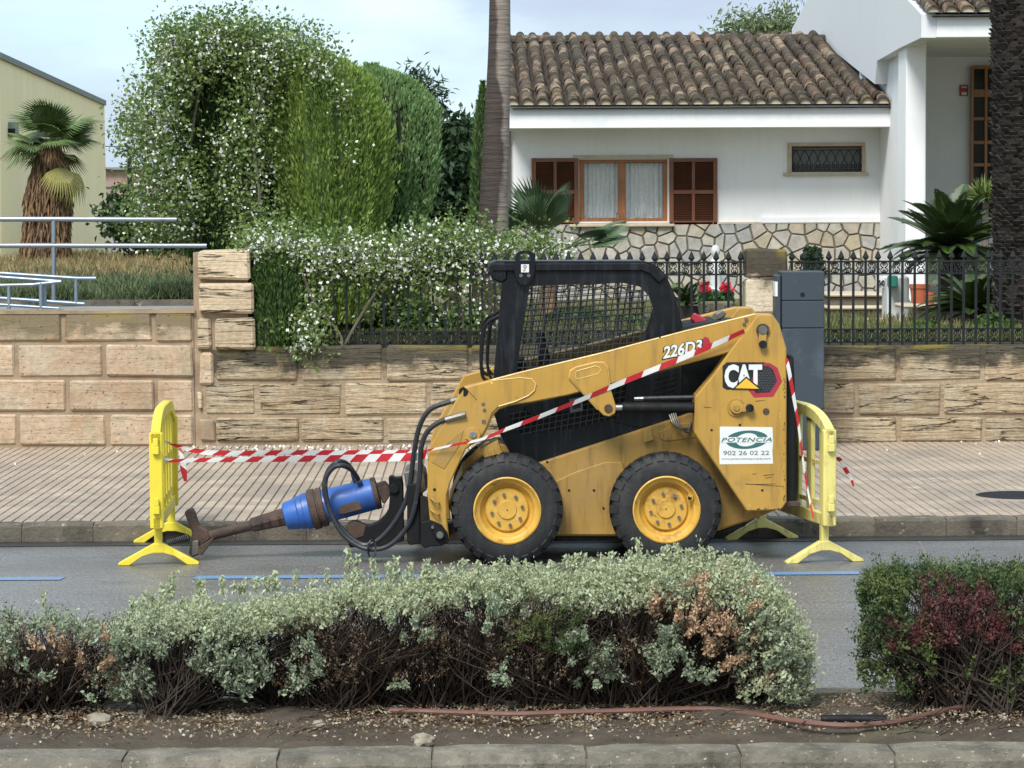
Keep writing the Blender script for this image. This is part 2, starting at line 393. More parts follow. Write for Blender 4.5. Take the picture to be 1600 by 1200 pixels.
# pavement of grooved cement tiles
pav = empty('pavement', (0, YK, 0)); kind(pav, 'structure')
q = MB(); q.box(-60, 60, YK+.15, YW+.3, -.05, ZP-.012); q.build('bedding', M['groove'], pav)
TX, TY = .225, .25
def tile_geo(bm_, x, y, z=ZP):
    g = .0042
    for k in range(3):
        x0 = x+k*TX/3+g; x1 = x+(k+1)*TX/3-g; y0 = y+.0025; y1 = y+TY-.0025; c = .003
        bm_.add([(x0, y0, z-.012), (x1, y0, z-.012), (x1, y1, z-.012), (x0, y1, z-.012), (x0+c, y0+c, z), (x1-c, y0+c, z), (x1-c, y1-c, z), (x0+c, y1-c, z)],
                [(4, 5, 6, 7), (0, 1, 5, 4), (1, 2, 6, 5), (2, 3, 7, 6), (3, 0, 4, 7)])
tm = MB(); tile_geo(tm, -TX/2, -TY/2, 0); tmesh = tm.mesh('paving_tile', M['tile'])
ys0 = YK+.165; rows = int((YW-ys0)/TY)+1
cells = []
for r in range(rows):
    for cidx in range(-26, 30):
        cells.append((cidx*TX+.06, ys0+r*TY))
def inview(x, y):
    return -.02 < (735+4300*x/y)/1600 < 1.02 and not (690 < 735+4300*x/y < 1225 and y < 22)
vis = [c_ for c_ in cells if inview(*c_)][:300]
vset = set(vis)
for x, y in vis:
    place(tmesh, 'paving_tile', (x+TX/2, y+TY/2, ZP+random.uniform(-.0012, .0012)), pav)
q = MB()
for x, y in cells:
    if (x, y) not in vset and y+TY < YW+.25: tile_geo(q, x, y, ZP+random.uniform(-.0012, .0012))
kind(q.build('more_paving_tiles', M['tile'], pav), 'stuff')
q = MB(); q.box(-60, -26*TX+.055, YK+.15, YW+.3, -.04, ZP); q.box(30*TX+.065, 60, YK+.15, YW+.3, -.04, ZP); q.build('far_paving', M['tile'], pav)

# ------------------------------------------------------------------ walls of stone blocks
M['mortarR'] = stone_mat('mortar_stained', lin('94806a'), lin('6c5c4a'), lin('a8967e'), .1, lin('3e3c34'), .2, (.6, 1.0))
def block(name, x0, x1, z0, z1, yf, depth, mat, parent, jit=.008, bev=.016):
    q = MB(); q.box(x0, x1, yf, yf+depth, z0, z1)
    q.v = [(x+random.uniform(-jit, jit), y+(random.uniform(-jit, jit) if y == yf else 0), z+random.uniform(-jit, jit)) for x, y, z in q.v]
    return q.build(name, mat, parent, bevel=bev)
def pxblock(px0, px1, py0, py1, yf, depth, mat, parent, **k):
    a = W((px0+px1)/2, py0, yf); e = W((px0+px1)/2, py1, yf)
    return block('stone', PX(px0, yf, py0), PX(px1, yf, py0), e.z, a.z, yf, depth, mat, parent, **k)
def wall(name, label, xa, xb, courses, mat, zbase, ztop):
    o = empty(name, (PX((xa+xb)/2, YW), YW, zbase), label, 'wall')
    q = MB(); q.box(PX(xa, YW), PX(xb, YW), YW+.018, YW+.42, zbase-.02, ztop-.012)
    q.build('mortar_core', M['mortarR'] if name == 'garden_wall' else M['mortar'], o)
    for (y0, y1, joints) in courses:
        for a, e in zip(joints[:-1], joints[1:]):
            pxblock(a+3.2, e-3.2, y0, y1, YW+random.uniform(-.012, .006), .3, mat, o)
    return o
st = 133.8
def js(first, lo, hi): return [lo]+[first+st*i for i in range(-3, 14) if lo+25 < first+st*i < hi-25]+[hi]
gw = wall('garden_wall', 'long low wall of layered sandstone blocks under the iron fence', 316, 1790,
     [(541, 594, js(467, 334, 1790)), (598.5, 648, js(402, 318, 1790)), (653, 690, js(468, 334, 1790))], M['stoneR'], ZP, PZ(542, YW))
rw = wall('retaining_wall', 'taller left wall of smooth pitted sandstone blocks below the steel handrails', -260, 303,
     [(485, 533, [-260, -173, -37, 98, 239, 303]), (539, 588, [-260, -246, -111, 25, 163, 303]), (594, 643, [-260, -170, -35, 105, 243, 305]), (648, 696, [-260, -244, -108, 28, 168, 303])], M['stoneL'], ZP, PZ(486, YW))
q = MB(); q.box(PX(-260, YW), PX(306, YW), YW-.012, YW+.45, ZL-.008, ZL+.02); q.build('coping', M['mortar'], rw)
pl = empty('wall_pillar', (PX(350, YW), YW, ZP), 'pale sandstone pillar of stacked blocks where the two walls meet', 'pillar')
q = MB(); q.box(PX(303.5, YW), PX(388, YW), YW+.03, YW+.45, ZP, PZ(392, YW)); q.build('mortar_core', M['mortar'], pl)
for a in ((308, 390, 391, 437, -.05), (310, 395, 443, 490, -.055), (336, 399, 498, 545, -.04), (308, 331, 496, 546, -.01), (311, 331, 551, 603, -.012), (309, 316, 612, 640, -.01)):
    pxblock(a[0], a[1], a[2], a[3], YW+a[4], .42+.05, M['stoneP'] if a[0] != 311 else M['stoneL'], pl, jit=.012, bev=.022)
pxblock(312, 334, 655, 690, YW-.006, .3, M['mortar'], pl, jit=.02)
fp = empty('fence_pillar', (PX(1200, YW+.1), YW+.1, 1), 'weathered two-block pillar with blackened top between the fence sections', 'pillar')
for a in ((1168, 1231, 389, 434), (1167, 1229, 437, 489), (1166, 1231, 493, 541)):
    pxblock(a[0], a[1], a[2], a[3], YW+.08, .4, M['stoneF'], fp, jit=.01, bev=.02)

# ------------------------------------------------------------------ iron fence
YF = YW+.2
zt1, zt2, zb1, zb2, ztip = PZ(410, YF, 1100), PZ(429, YF, 1100), PZ(516, YF, 1100), PZ(536, YF, 1100), PZ(394, YF, 1100)
def spiral_c(cx, s, h):
    pts = []
    for i in range(11):
        t = i/10; a = -pi*.5+t*pi*1.75; r = .3*h*(1-.55*t)
        pts.append((cx+s*(math.cos(a)*r*.95), .27*h+math.sin(a)*r*.85+0))
    up = [(x, z) for x, z in pts]; dn = [(x, -z) for x, z in pts]
    return up, dn
hb = zt1-zt2; sp_ = .1102
sc = MB()
for s in (-1, 1):
    u_, d_ = spiral_c(s*.006, s, hb*.92)
    for pts in (u_, d_): sc.tube([(x, 0, z) for x, z in pts], .0066, 4, caps=False)
scm = sc.mesh('scroll_ornament', M['iron'], recalc=False)
fi = MB(); fi.lathe((0, 0, 0), [(.009, 0), (.016, .012), (.009, .022), (.03, .045), (.024, .06), (.0, .115)], 6, axis='z'); fi.v = [(x, y*.45, z) for x, y, z in fi.v]
fim = fi.mesh('finial', M['iron'])
def fence(xa, xb, label):
    f = empty('iron_fence', (PX((xa+xb)/2, YF), YF, zb2), label, 'fence')
    x0, x1 = PX(xa, YF, 540), PX(xb, YF, 540)
    bm_ = MB(); bm_.box(-.0105, .0105, -.0105, .0105, zb2-.03, ztip-.09); barm = bm_.mesh('bar', M['iron'], origin=(0, 0, zb2))
    for z in (zt1, zt2, zb1, zb2):
        q = MB(); q.box(x0, x1, YF-.012, YF+.012, z-.008, z+.008); q.build('rail', M['iron'], f)
    n_ = int((x1-x0)/sp_)
    for i in range(n_+1):
        x = x0+.03+i*sp_
        if x > x1: break
        b_ = place(barm, 'bar', (x, YF, zb2), f)
        place(fim, 'finial', (x, YF, ztip-.1), b_)
        if i < n_ and x+sp_ < x1:
            for z in ((zt1+zt2)/2, (zb1+zb2)/2): place(scm, 'scroll_ornament', (x+sp_/2, YF, z), f, scale=(1, 1, 1 if z > zt2 else 1.05))
    return f
fence(402, 1167, 'black iron fence with scrolls behind the loader, overgrown by white flowers')
fence(1232, 1760, 'black iron fence with spear tips right of the grey post')

# ------------------------------------------------------------------ raised ground behind the walls
M['garden'] = pm('garden_soil', lin('6b6448'), .95, .35, 2, .5, 30, spots=[(lin('4c5a2c'), 1.2, .48, .2)])
M['lawn'] = pm('dry_lawn_soil', lin('6f6a45'), .95, .3, 1.5, .5, 30, spots=[(lin('a08c5c'), .8, .5, .2)])
M['walk'] = pm('walkway_concrete', lin('8a8c8c'), .8, .2, 3)
XD = PX(392, YW+.5, 480)
kind(sheet('garden_ground', XD, 120, YW+.4, 300, PZ(538, YF)-.02, M['garden'], 40, 40), 'structure')
kind(sheet('lawn_ground', -200, XD, YW+1.9, 300, ZL+.04, M['lawn'], 2, 2), 'structure')
q = MB(); q.box(-60, XD-.02, YW+.44, YW+1.86, ZL-.3, ZL-.004); kind(q.build('walkway', M['walk']), 'structure')
q = MB(); q.box(-60, XD-.02, YW+1.86, YW+1.96, ZL-.2, ZL+.055); kind(q.build('lawn_edging', M['kerbfar']), 'structure')

# ------------------------------------------------------------------ skid steer loader
Y0 = G(792, 884.5, 0).y                       # outer face of the near tyres
WID = 1.46
M['yellow'] = pm('loader_yellow', lin('b0883a'), .42, .12, 3.5, .08, 30, spots=[(lin('a98a50'), 1.3, .5, .25), (lin('8f7444'), 3.2, .6, .14), (lin('4a3420'), 10, .68, .03), (lin('dcc48c'), 26, .69, .03), (lin('3a2c20'), 38, .72, .02)], streak=(lin('86683a'), .6))
M['yellow2'] = pm('loader_yellow_muddy', lin('a88238'), .55, .2, 4, .15, 40, spots=[(lin('8f7444'), 2.0, .45, .25), (lin('6e5a3a'), 4, .58, .14), (lin('4a3824'), 11, .66, .05)], streak=(lin('6a5230'), .6))
M['rimyel'] = pm('rim_yellow', lin('c89c40'), .48, .15, 9, .1, 40, spots=[(lin('e0c078'), 4, .56, .15), (lin('8c6630'), 7, .54, .15), (lin('5a3d1c'), 24, .66, .06)])
M['black'] = pm('cab_black', lin('0b0d12'), .4, .3, 6, .1, 60, spots=[(lin('1c1e22'), 3, .6, .2), (lin('a0a2a4'), 46, .77, .015)], spec=.3, streak=(lin('34363a'), .6))
M['blackm'] = pm('matt_black', lin('0d0e10'), .65, .3, 8, .2, 60, spots=[(lin('2c2824'), 6, .6, .15)], spec=.3)
M['grille'] = pm('guard_wire', lin('2a2b2e'), .5, .2, 20)
M['tyre'] = pm('tyre_rubber', lin('1b1c1e'), .72, .3, 9, .35, 70, spots=[(lin('302e2b'), 5, .52, .2), (lin('5c564c'), 22, .68, .1)], streak=(lin('3a3732'), .4))
M['rust'] = pm('rusty_steel', lin('4e3c32'), .75, .4, 9, .6, 60, spots=[(lin('2a2422'), 5, .48, .2), (lin('7a5234'), 14, .6, .12)])
M['chrome'] = pm('bright_steel', lin('b8b8b4'), .28, .2, 20, metal=.9)
M['steel'] = pm('worn_steel', lin('77746c'), .45, .3, 15, metal=.7)
M['hose'] = pm('hydraulic_hose', lin('24262a'), .5, .3, 18, .15, 120, spots=[(lin('54565a'), 40, .6, .1)])
M['blue'] = pm('auger_blue', lin('2c5ca8'), .42, .25, 5, .1, 40, spots=[(lin('24467c'), 4, .52, .2), (lin('5a4438'), 9, .6, .06), (lin('a8b8d0'), 30, .7, .04)])
M['white'] = pm('white_vinyl', lin('d4d6d2'), .5, .06, 8, spots=[(lin('9a978c'), 26, .72, .05)])
M['ink'] = pm('decal_black', lin('16171a'), .5, .1, 8)
M['teal'] = pm('decal_green', lin('2f5f5c'), .5, .1, 8, spots=[(lin('cfd4d0'), 60, .72, .03)])
M['grey'] = pm('decal_grey', lin('6a6d6c'), .5, .1, 8)
M['red'] = pm('decal_red', lin('a02a38'), .45, .1, 8)
M['hole'] = pm('dark_hole', lin('15120e'), .9, .1, 8)

LD = empty('skid_steer_loader', (PX(950, Y0, 880), Y0+WID/2, 0), 'yellow skid steer loader with black cab parked at the kerb', 'loader')
def prof(name, pts, y, th, mat, parent=LD, bevel=.006, smooth=False, yp=None, **k):
    q = MB(); q.prism([XZ(a, b_, yp or y) for a, b_ in pts], y, y+th)
    return q.build(name, mat, parent, bevel=bevel, smooth=smooth, **k)
def rot_arc(cx, cy, r, a0, a1, n=6): return [(cx+r*math.cos(math.radians(a0+(a1-a0)*i/n)), cy+r*math.sin(math.radians(a0+(a1-a0)*i/n))) for i in range(n+1)]
YA = Y0+.05                                  # outer plane of lift arms and rear towers
ARM = [(724, 605), (768, 594), (810, 583), (940, 552), (1073, 517), (1182, 490), (1204, 500), (1196, 530), (1140, 551), (953, 601), (887, 618), (830, 629), (796, 634), (780, 640), (770, 650),
       (764, 666), (757, 680), (743, 692), (728, 702), (716, 728), (704, 754), (698, 775), (699, 817), (702, 847), (690, 848), (672, 815), (668, 772), (668, 719), (673, 695)]
def mirror_y(y, th): return 2*(Y0+WID/2)-y-th
def both(name, pts, y, th, mat, **k):
    a = prof(name, pts, y, th, mat, **k)
    ym = mirror_y(y, th); prof(name, pts, ym, th, mat, yp=y, **k)   # far side: same outline, same size
    return a
arm = both('lift_arm', ARM, YA, .12, M['yellow'], bevel=.008)
TOW = [(1185, 491), (1207, 491), (1218, 507), (1229, 545), (1229, 785), (1221, 797), (1167, 799), (1085, 677), (1086, 620), (1117, 583), (1141, 548)]
tow = both('rear_tower', TOW, YA-.035, .2, M['yellow'], bevel=.008)
# raised plates, slot, bosses and holes on the near arm
def disc(px, py, r, y, th, mat, parent, n=16, name='boss'):
    p = W(px, py, y+th/2); q = MB(); q.cyl((p.x, y, p.z), (p.x, y+th, p.z), r/252, n=n); return q.build(name, mat, parent, bevel=.002 if th > .01 else 0)
prof('pivot_bracket', [(889, 590), (891, 579), (899, 574), (930, 566), (943, 566), (949, 573), (953, 603), (963, 637), (961, 646), (952, 651), (943, 649), (934, 640)], YA-.02, .032, M['yellow'], arm, .004)
prof('slot', [(899, 586), (901, 580), (930, 572), (937, 574), (938, 579), (934, 584), (905, 592), (900, 591)], YA-.0195, .004, M['yellow2'], arm, 0)
prof('elbow_plate', [(727, 606), (771, 594.5), (812, 590), (831, 592), (837, 600), (835, 610), (826, 618), (806, 627), (779, 635), (768, 646), (760, 668), (748, 688), (735, 690), (727, 684), (727, 676), (745, 625)], YA-.008, .012, M['yellow'], arm, .003)
disc(739, 679, 11.5, YA-.035, .04, M['yellow'], arm); disc(739, 679, 5.5, YA-.045, .02, M['chrome'], arm, name='pivot_pin')
for a, b_, r in ((755, 631.5, 2.8), (757, 641, 2.8), (756, 659, 3.6)): disc(a, b_, r, YA-.011, .01, M['steel'], arm, 10, 'bolt')
for a, b_, r in ((679, 765, 2.6), (800, 621, 1.5), (801, 606, 1.5), (1031, 527, 1.5), (740, 700, 1.4)): disc(a, b_, r, YA-.0015, .01, M['hole'], arm, 8, 'bolt_hole')
disc(950.5, 638, 6.5, YA-.03, .03, M['rust'], arm, name='pivot_pin')
for a, b_ in ((1163, 506), (1166, 499)): disc(a, b_, 3, YA-.012, .014, M['steel'], arm, 8, 'bolt')
# folded front face of the arm and cross tube between both arms
q = MB(); a = XZ(676, 700, YA); e = XZ(716, 640, YA)
pts = [XZ(718, 628, YA), XZ(724, 640, YA), XZ(692, 736, YA), XZ(672, 722, YA), XZ(676, 700, YA)]
q.prism(pts, YA+.12, mirror_y(YA, .12)); q.build('cross_tube', M['yellow2'], LD, bevel=.01)
prof('gusset_plate', [(674, 722), (694, 733), (718, 696), (725, 672), (716, 676), (690, 700)], YA-.004, .01, M['yellow2'], arm, .002)
# handles of welded bar on the front of the arm
for y_ in (776, 794):
    q = MB(); pa = W(673, y_+2, YA); pb = W(686, y_+9, YA)
    q.tube(sm([(pa.x, YA+.01, pa.z), (pa.x+.005, YA-.035, pa.z), (pb.x-.01, YA-.04, pb.z), (pb.x, YA+.01, pb.z)], 3), .008, 6); q.build('grab_bar', M['yellow2'], arm, smooth=True)
def bead(pts, y, mat, parent, r=.0045, name='weld_bead'):
    q = MB(); q.tube([W(a, b_, y) for a, b_ in pts], r, 5); return q.build(name, mat, parent)
M['yellowl'] = pm('pale_yellow_edge', lin('d2b068'), .45, .2, 9)  # paler yellow for beads along plate outlines and the arm's top edge
bead([(934, 640), (889, 590), (891, 579), (899, 574), (930, 566), (943, 566), (949, 573), (953, 603)], YA-.012, M['yellowl'], arm)
bead([(899, 586), (901, 580), (930, 572), (937, 574), (938, 579), (934, 584), (905, 592), (900, 591), (899, 586)], YA-.019, M['yellowl'], arm, .004)
bead([(779, 635), (806, 627), (826, 618), (835, 610), (837, 600), (831, 592), (812, 590), (771, 594.5)], YA-.006, M['yellowl'], arm)
bead([(727, 684), (735, 690), (748, 688)], YA-.006, M['yellowl'], arm)
bead([(768, 594), (810, 583), (940, 552), (1073, 517), (1180, 491)], YA+.004, M['yellowl'], arm, .006, 'pale_edge')
# tower fittings
disc(1192, 516, 10.5, YA-.052, .02, M['rust'], tow); disc(1192, 516, 7, YA-.066, .016, M['steel'], tow, name='pivot_pin')
prof('pin_keeper', [(1186, 520), (1198, 520), (1197, 536), (1193, 540), (1188, 538), (1186, 534)], YA-.062, .012, M['yellow'], tow, .002)
disc(1192, 538, 6.3, YA-.08, .03, M['black'], tow, name='bolt')
disc(1150, 637, 14, YA-.043, .01, M['yellow2'], tow); disc(1151, 636, 10, YA-.066, .03, M['yellow'], tow); disc(1151, 637, 5, YA-.074, .012, M['yellow2'], tow, name='pivot_pin')
prof('pin_keeper', [(1150, 630), (1166, 633), (1171, 637), (1166, 643), (1150, 645)], YA-.064, .012, M['yellow'], tow, .002)
disc(1171.5, 637.5, 6.3, YA-.082, .03, M['black'], tow, name='bolt')
disc(1197, 643, 5.2, YA-.0385, .006, M['rust'], tow, 14, 'reflector')
for a, b_, r in ((1112, 672, 1.9), (1156, 664, 2.1), (1191, 766, 2)): disc(a, b_, r, YA-.0368, .004, M['hole'], tow, 8, 'bolt_hole')
# scratches on the tower
q = MB()
for (a, b_, c_, d_) in ((1165, 756, 1225, 760), (1180, 757, 1212, 756), (1193, 743, 1210, 741), (1196, 747, 1207, 745), (1176, 741, 1182, 740), (1100, 636, 1112, 637), (1090, 655, 1091, 640), (1181, 627, 1196, 625)):
    p, e = W(a, b_, YA-.0365), W(c_, d_, YA-.0365); q.add([(p.x, p.y, p.z-.0025), (e.x, e.y, e.z-.001), (e.x, e.y, e.z+.001), (p.x, p.y, p.z+.002)], [(0, 1, 2, 3)])
for i in range(26):
    a = 1226.5-abs(random.gauss(0, 1.6)); b_ = random.uniform(590, 792); p = W(a, b_, YA-.0366); s = random.uniform(.002, .006)
    q.add([(p.x-s, p.y, p.z), (p.x, p.y, p.z-s*1.8), (p.x+s*.6, p.y, p.z), (p.x, p.y, p.z+s*2)], [(0, 1, 2, 3)])
for i in range(14):
    a = random.uniform(1172, 1224); b_ = 797-abs(random.gauss(0, 2)); p = W(a, b_, YA-.0366); s = random.uniform(.003, .007)
    q.add([(p.x-s, p.y, p.z), (p.x, p.y, p.z-s*.6), (p.x+s, p.y, p.z), (p.x, p.y, p.z+s)], [(0, 1, 2, 3)])
q.build('scratches', M['rust'], tow)
# chassis
YC = Y0+.3
CH = [(700, 790), (722, 742), (762, 706), (842, 723), (1000, 671), (1058, 652), (1090, 640), (1212, 640), (1216, 796), (1167, 815), (1125, 829), (1092, 838), (720, 838)]
ch = prof('chassis', CH, YC, WID-.6, M['yellow2'], bevel=.012)
prof('chain_case', [(868, 752), (900, 737), (945, 722), (972, 722), (985, 760), (975, 836), (868, 836)], YC-.02, .03, M['yellow2'], ch, .006)
prof('chassis_step', [(1003, 672), (1017, 668), (1022, 687), (1007, 692)], YC-.05, .05, M['yellow'], ch, .004)
prof('access_cover', [(1030, 676), (1052, 662), (1086, 660), (1088, 684), (1040, 690), (1031, 686)], YC-.006, .01, M['yellow2'], ch, .004)
for a, b_ in ((855, 722), (889, 766), (928, 766), (943, 794)): disc(a, b_, 2, YC-.024 if b_ > 740 else YC-.002, .006, M['hole'], ch, 8, 'bolt_hole')
prof('front_step', [(750, 702), (778, 688), (785, 708), (757, 716)], YC-.2, .22, M['yellow2'], ch, .004)
for a in (757, 767, 776): prof('step_rung', [(a, 702), (a+3, 701), (a+6, 713), (a+3, 714)], YC-.205, .01, M['yellow'], ch, 0)
prof('belly_plate', [(870, 838), (1090, 838), (1125, 829), (1165, 815), (1165, 822), (1120, 838), (1095, 846), (865, 846)], YC+.02, WID-.64, M['blackm'], ch, .004)
# rear door and bumper
prof('rear_door', [(1222, 552), (1240, 556), (1244, 640), (1244, 786), (1222, 786)], YA+.03, WID-.16, M['blackm'], bevel=.012)
prof('rear_bumper', [(1224, 784), (1248, 783), (1252, 787), (1248, 792), (1224, 792)], YA+.01, WID-.12, M['rust'], bevel=.004)
prof('engine_hood', [(1062, 512), (1120, 502), (1215, 506), (1222, 560), (1222, 640), (1062, 640)], YC+.02, WID-.64, M['blackm'], bevel=.02)
# cab
YB = Y0+.34; CW = WID-.68
cab = empty('cab', WL[LD]+Vector((0, 0, .3))); cab.parent = LD; cab.location = (0, 0, .3)
SIDE_OUT = [(765, 412), (775, 408), (1005, 408)]+rot_arc(1000, 456, 48, -84, -28, 6)+[(1055, 462), (1064, 500), (1070, 522), (1092, 600), (1092, 652), (1060, 656), (1000, 670), (842, 722), (797, 708), (782, 680), (770, 640), (771, 587), (778, 517), (784, 441), (768, 436)]
WIN = [(828, 447), (973, 442), (1000, 448), (1014, 462), (1021, 482), (1012, 508), (1000, 540), (978, 600), (806, 626), (809, 566)]
def holed(name, outer, inner, y, th, mat, parent):
    """plate with an opening: outer and inner outlines joined by a grid fill"""
    bm = bmesh.new()
    def ring(pts, yy): return [bm.verts.new((XZ(a, b_, y)[0], yy, XZ(a, b_, y)[1])) for a, b_ in pts]
    oe = []; 
    for yy in (y, y+th):
        vo, vi = ring(outer, yy), ring(inner, yy)
        es = [bm.edges.new((v_[i], v_[(i+1) % len(v_)])) for v_ in (vo, vi) for i in range(len(v_))]
        bmesh.ops.triangle_fill(bm, use_beauty=True, use_dissolve=False, edges=es)
        oe.append((vo, vi))
    for k in (0, 1):
        A, B_ = oe[0][k], oe[1][k]
        for i in range(len(A)): bm.faces.new((A[i], A[(i+1) % len(A)], B_[(i+1) % len(A)], B_[i]))
    bmesh.ops.recalc_face_normals(bm, faces=bm.faces)
    me = bpy.data.meshes.new(name); bm.to_mesh(me); bm.free(); me.materials.append(mat)
    a = np.array([v_.co for v_ in me.vertices]); c = (a.min(0)+a.max(0))/2
    for v_ in me.vertices: v_.co -= Vector(c)
    return place(me, name, c, parent)
for y in (YB, YB+CW-.05):
    holed('side_frame', SIDE_OUT, WIN, y, .05, M['black'], cab)
prof('roof', [(772, 409), (1005, 408)]+rot_arc(1000, 456, 48, -84, -30, 5)+[(1036, 440), (1020, 428), (1000, 422), (790, 424), (775, 420)], YB+.05, CW-.1, M['black'], cab, .006)
prof('roof_trim', [(768, 412), (1006, 411)]+rot_arc(1001, 456, 45, -82, -30, 6)+[(1030, 443), (1015, 428), (1003, 423), (770, 424)], YB-.022, .03, M['black'], cab, .006)
prof('visor', [(763, 414), (772, 409), (792, 410), (794, 436), (784, 443), (770, 437), (764, 426)], YB-.01, CW+.02, M['black'], cab, .012)
prof('rear_panel', [(1040, 445), (1055, 462), (1068, 515), (1058, 520), (1046, 470)], YB+.05, CW-.1, M['black'], cab, .004)
prof('cab_floor', [(775, 640), (1085, 620), (1085, 655), (1000, 668), (842, 716), (800, 706), (784, 676)], YB+.052, CW-.104, M['blackm'], cab, 0)
def clip_lines(poly, dirs, spacing):
    """segments of parallel lines inside a polygon (photo pixels)"""
    out = []
    P = np.array(poly, float)
    d = np.array(dirs, float); d /= np.linalg.norm(d); nrm = np.array([-d[1], d[0]])
    s = P@nrm; k = math.ceil(s.min()/spacing)
    while k*spacing < s.max():
        c = k*spacing; hits = []
        for i in range(len(P)):
            a, b_ = s[i]-c, s[(i+1) % len(P)]-c
            if a*b_ < 0: hits.append(float((P[i]+(P[(i+1) % len(P)]-P[i])*(a/(a-b_)))@d))
        hits.sort()
        for a, b_ in zip(hits[::2], hits[1::2]): out.append((nrm*c+d*a, nrm*c+d*b_))
        k += 1
    return out
for yy, nm in ((YB-.006, 'side_guard'), (YB+CW-.012, 'side_guard')):
    q = MB()
    for dr, sp_g, o_ in (((-.16, 1), 10.2, 0), ((1, -.07), 9.0, .004)):
        for a, b_ in clip_lines(WIN, dr, sp_g):
            a2, b2 = XZ(a[0], a[1], YB), XZ(b_[0], b_[1], YB)
            q.cyl((a2[0], yy+o_, a2[1]), (b2[0], yy+o_, b2[1]), .0042, n=4, caps=False)
    q.build(nm, M['grille'], cab)
# lower guard panel with wire windows and seat inside
prof('lower_guard', [(797, 646), (830, 635), (958, 603), (975, 596), (978, 626), (965, 652), (905, 668), (812, 680), (800, 672)], YB-.004, .004, M['hole'], cab, 0)
q = MB()
LG = [(797, 646), (830, 635), (958, 603), (975, 596), (978, 626), (965, 652), (905, 668), (812, 680), (800, 672)]
for dr, sp_g in (((-.12, 1), 9.5), ((1, -.2), 8.5)):
    for a, b_ in clip_lines(LG, dr, sp_g):
        a2, b2 = XZ(a[0], a[1], YB), XZ(b_[0], b_[1], YB); q.cyl((a2[0], YB-.012, a2[1]), (b2[0], YB-.012, b2[1]), .0045, n=4, caps=False)
q.build('lower_guard_wires', M['grille'], cab)
prof('guard_plate', [(815, 634), (905, 612), (908, 640), (838, 650), (826, 646)], YB-.02, .012, M['black'], cab, .003)
prof('label_plate', [(889.5, 624), (909, 620), (911, 641), (891, 645)], YB-.0225, .002, M['grey'], cab, 0)
prof('label_print', [(893, 628), (906, 625), (907.5, 637), (895, 640)], YB-.0235, .001, M['ink'], cab, 0)
seat = prof('seat', [(842, 520), (850, 517), (856, 545), (862, 568), (905, 566), (912, 590), (870, 598), (850, 590), (842, 560)], YB+.2, .38, M['blackm'], cab, .02)
prof('lap_bar', [(803, 566), (820, 560), (824, 590), (818, 600), (806, 594)], YB+.12, .5, M['blackm'], cab, .01)
for yy in (YB+.02, YB+CW-.04):
    q = MB(); q.tube(sm([(lambda p: (p[0], yy, p[1]))(XZ(a, b_, YB)) for a, b_ in ((782, 494), (768, 500), (757, 512), (754, 535), (752, 570), (755, 590), (764, 597))], 4), .011, 6)
    q.build('front_handle', M['blackm'], cab, smooth=True)
for yy in (YB+.07, YB+CW-.09):
    q = MB(); q.tube(sm([(lambda p: (p[0], yy, p[1]))(XZ(a, b_, YB)) for a, b_ in ((786, 490), (772, 500), (766, 515), (762, 560), (764, 585), (772, 596))], 4), .009, 6)
    q.build('front_handle', M['blackm'], cab, smooth=True)
# louvred engine panel
prof('engine_panel', [(978, 596), (1092, 565), (1092, 650), (1000, 668), (960, 660), (975, 630)], YB-.012, .02, M['black'], cab, .003)
for r in range(4):
    for c_ in range(3):
        a = 1024+c_*13-r*1.5; b_ = 592+r*8.5-c_*3.3
        prof('louvre', [(a, b_), (a+9.5, b_-2.6), (a+9.5, b_+1), (a, b_+3.8)], YB-.0155, .004, M['hole'], cab, 0)
# lifting eye with sticker
le = holed('lifting_eye', [(806, 397), (812, 392), (830, 392), (837, 397), (835, 425), (831, 437), (822, 445), (813, 444), (806, 434), (803, 420)], [(812, 399), (818, 396), (826, 397), (829, 403), (828, 407), (812, 407)], YB-.045, .02, M['black'], cab)
prof('sticker', [(814.2, 413), (826.5, 413), (826.5, 425.5), (814.2, 425.5)], YB-.0472, .0015, M['white'], le, 0)
q = MB(); 
ring_ = [XZ(820.3+2.1*math.cos(t), 416.6+2.1*math.sin(t), YB-.0487) for t in np.linspace(0, 2*pi, 13)]
q.tube([(x, YB-.0485, z) for x, z in ring_], .0022, 4); a = XZ(820.3, 418.6, YB-.0487); e = XZ(820.3, 423, YB-.0487)
q.tube([(a[0], YB-.0485, a[1]), (e[0], YB-.0485, e[1]), (e[0]-.008, YB-.0485, e[1]), (e[0]-.009, YB-.0485, e[1]+.008)], .0022, 4); q.build('hook_symbol', M['ink'], le)
for a in (814, 826): disc(a, 430.5, 2.9, YB-.05, .008, M['steel'], le, 10, 'bolt')
prof('mirror', [(1112, 500), (1118, 490), (1128, 485), (1135, 488), (1134, 494), (1124, 500), (1116, 502)], YB+.25, .12, M['steel'], LD, .008)
prof('beacon_base', [(1080, 500), (1086, 489), (1096, 494), (1106, 500), (1100, 506), (1086, 506)], YB+.3, .14, M['red'], LD, .01)
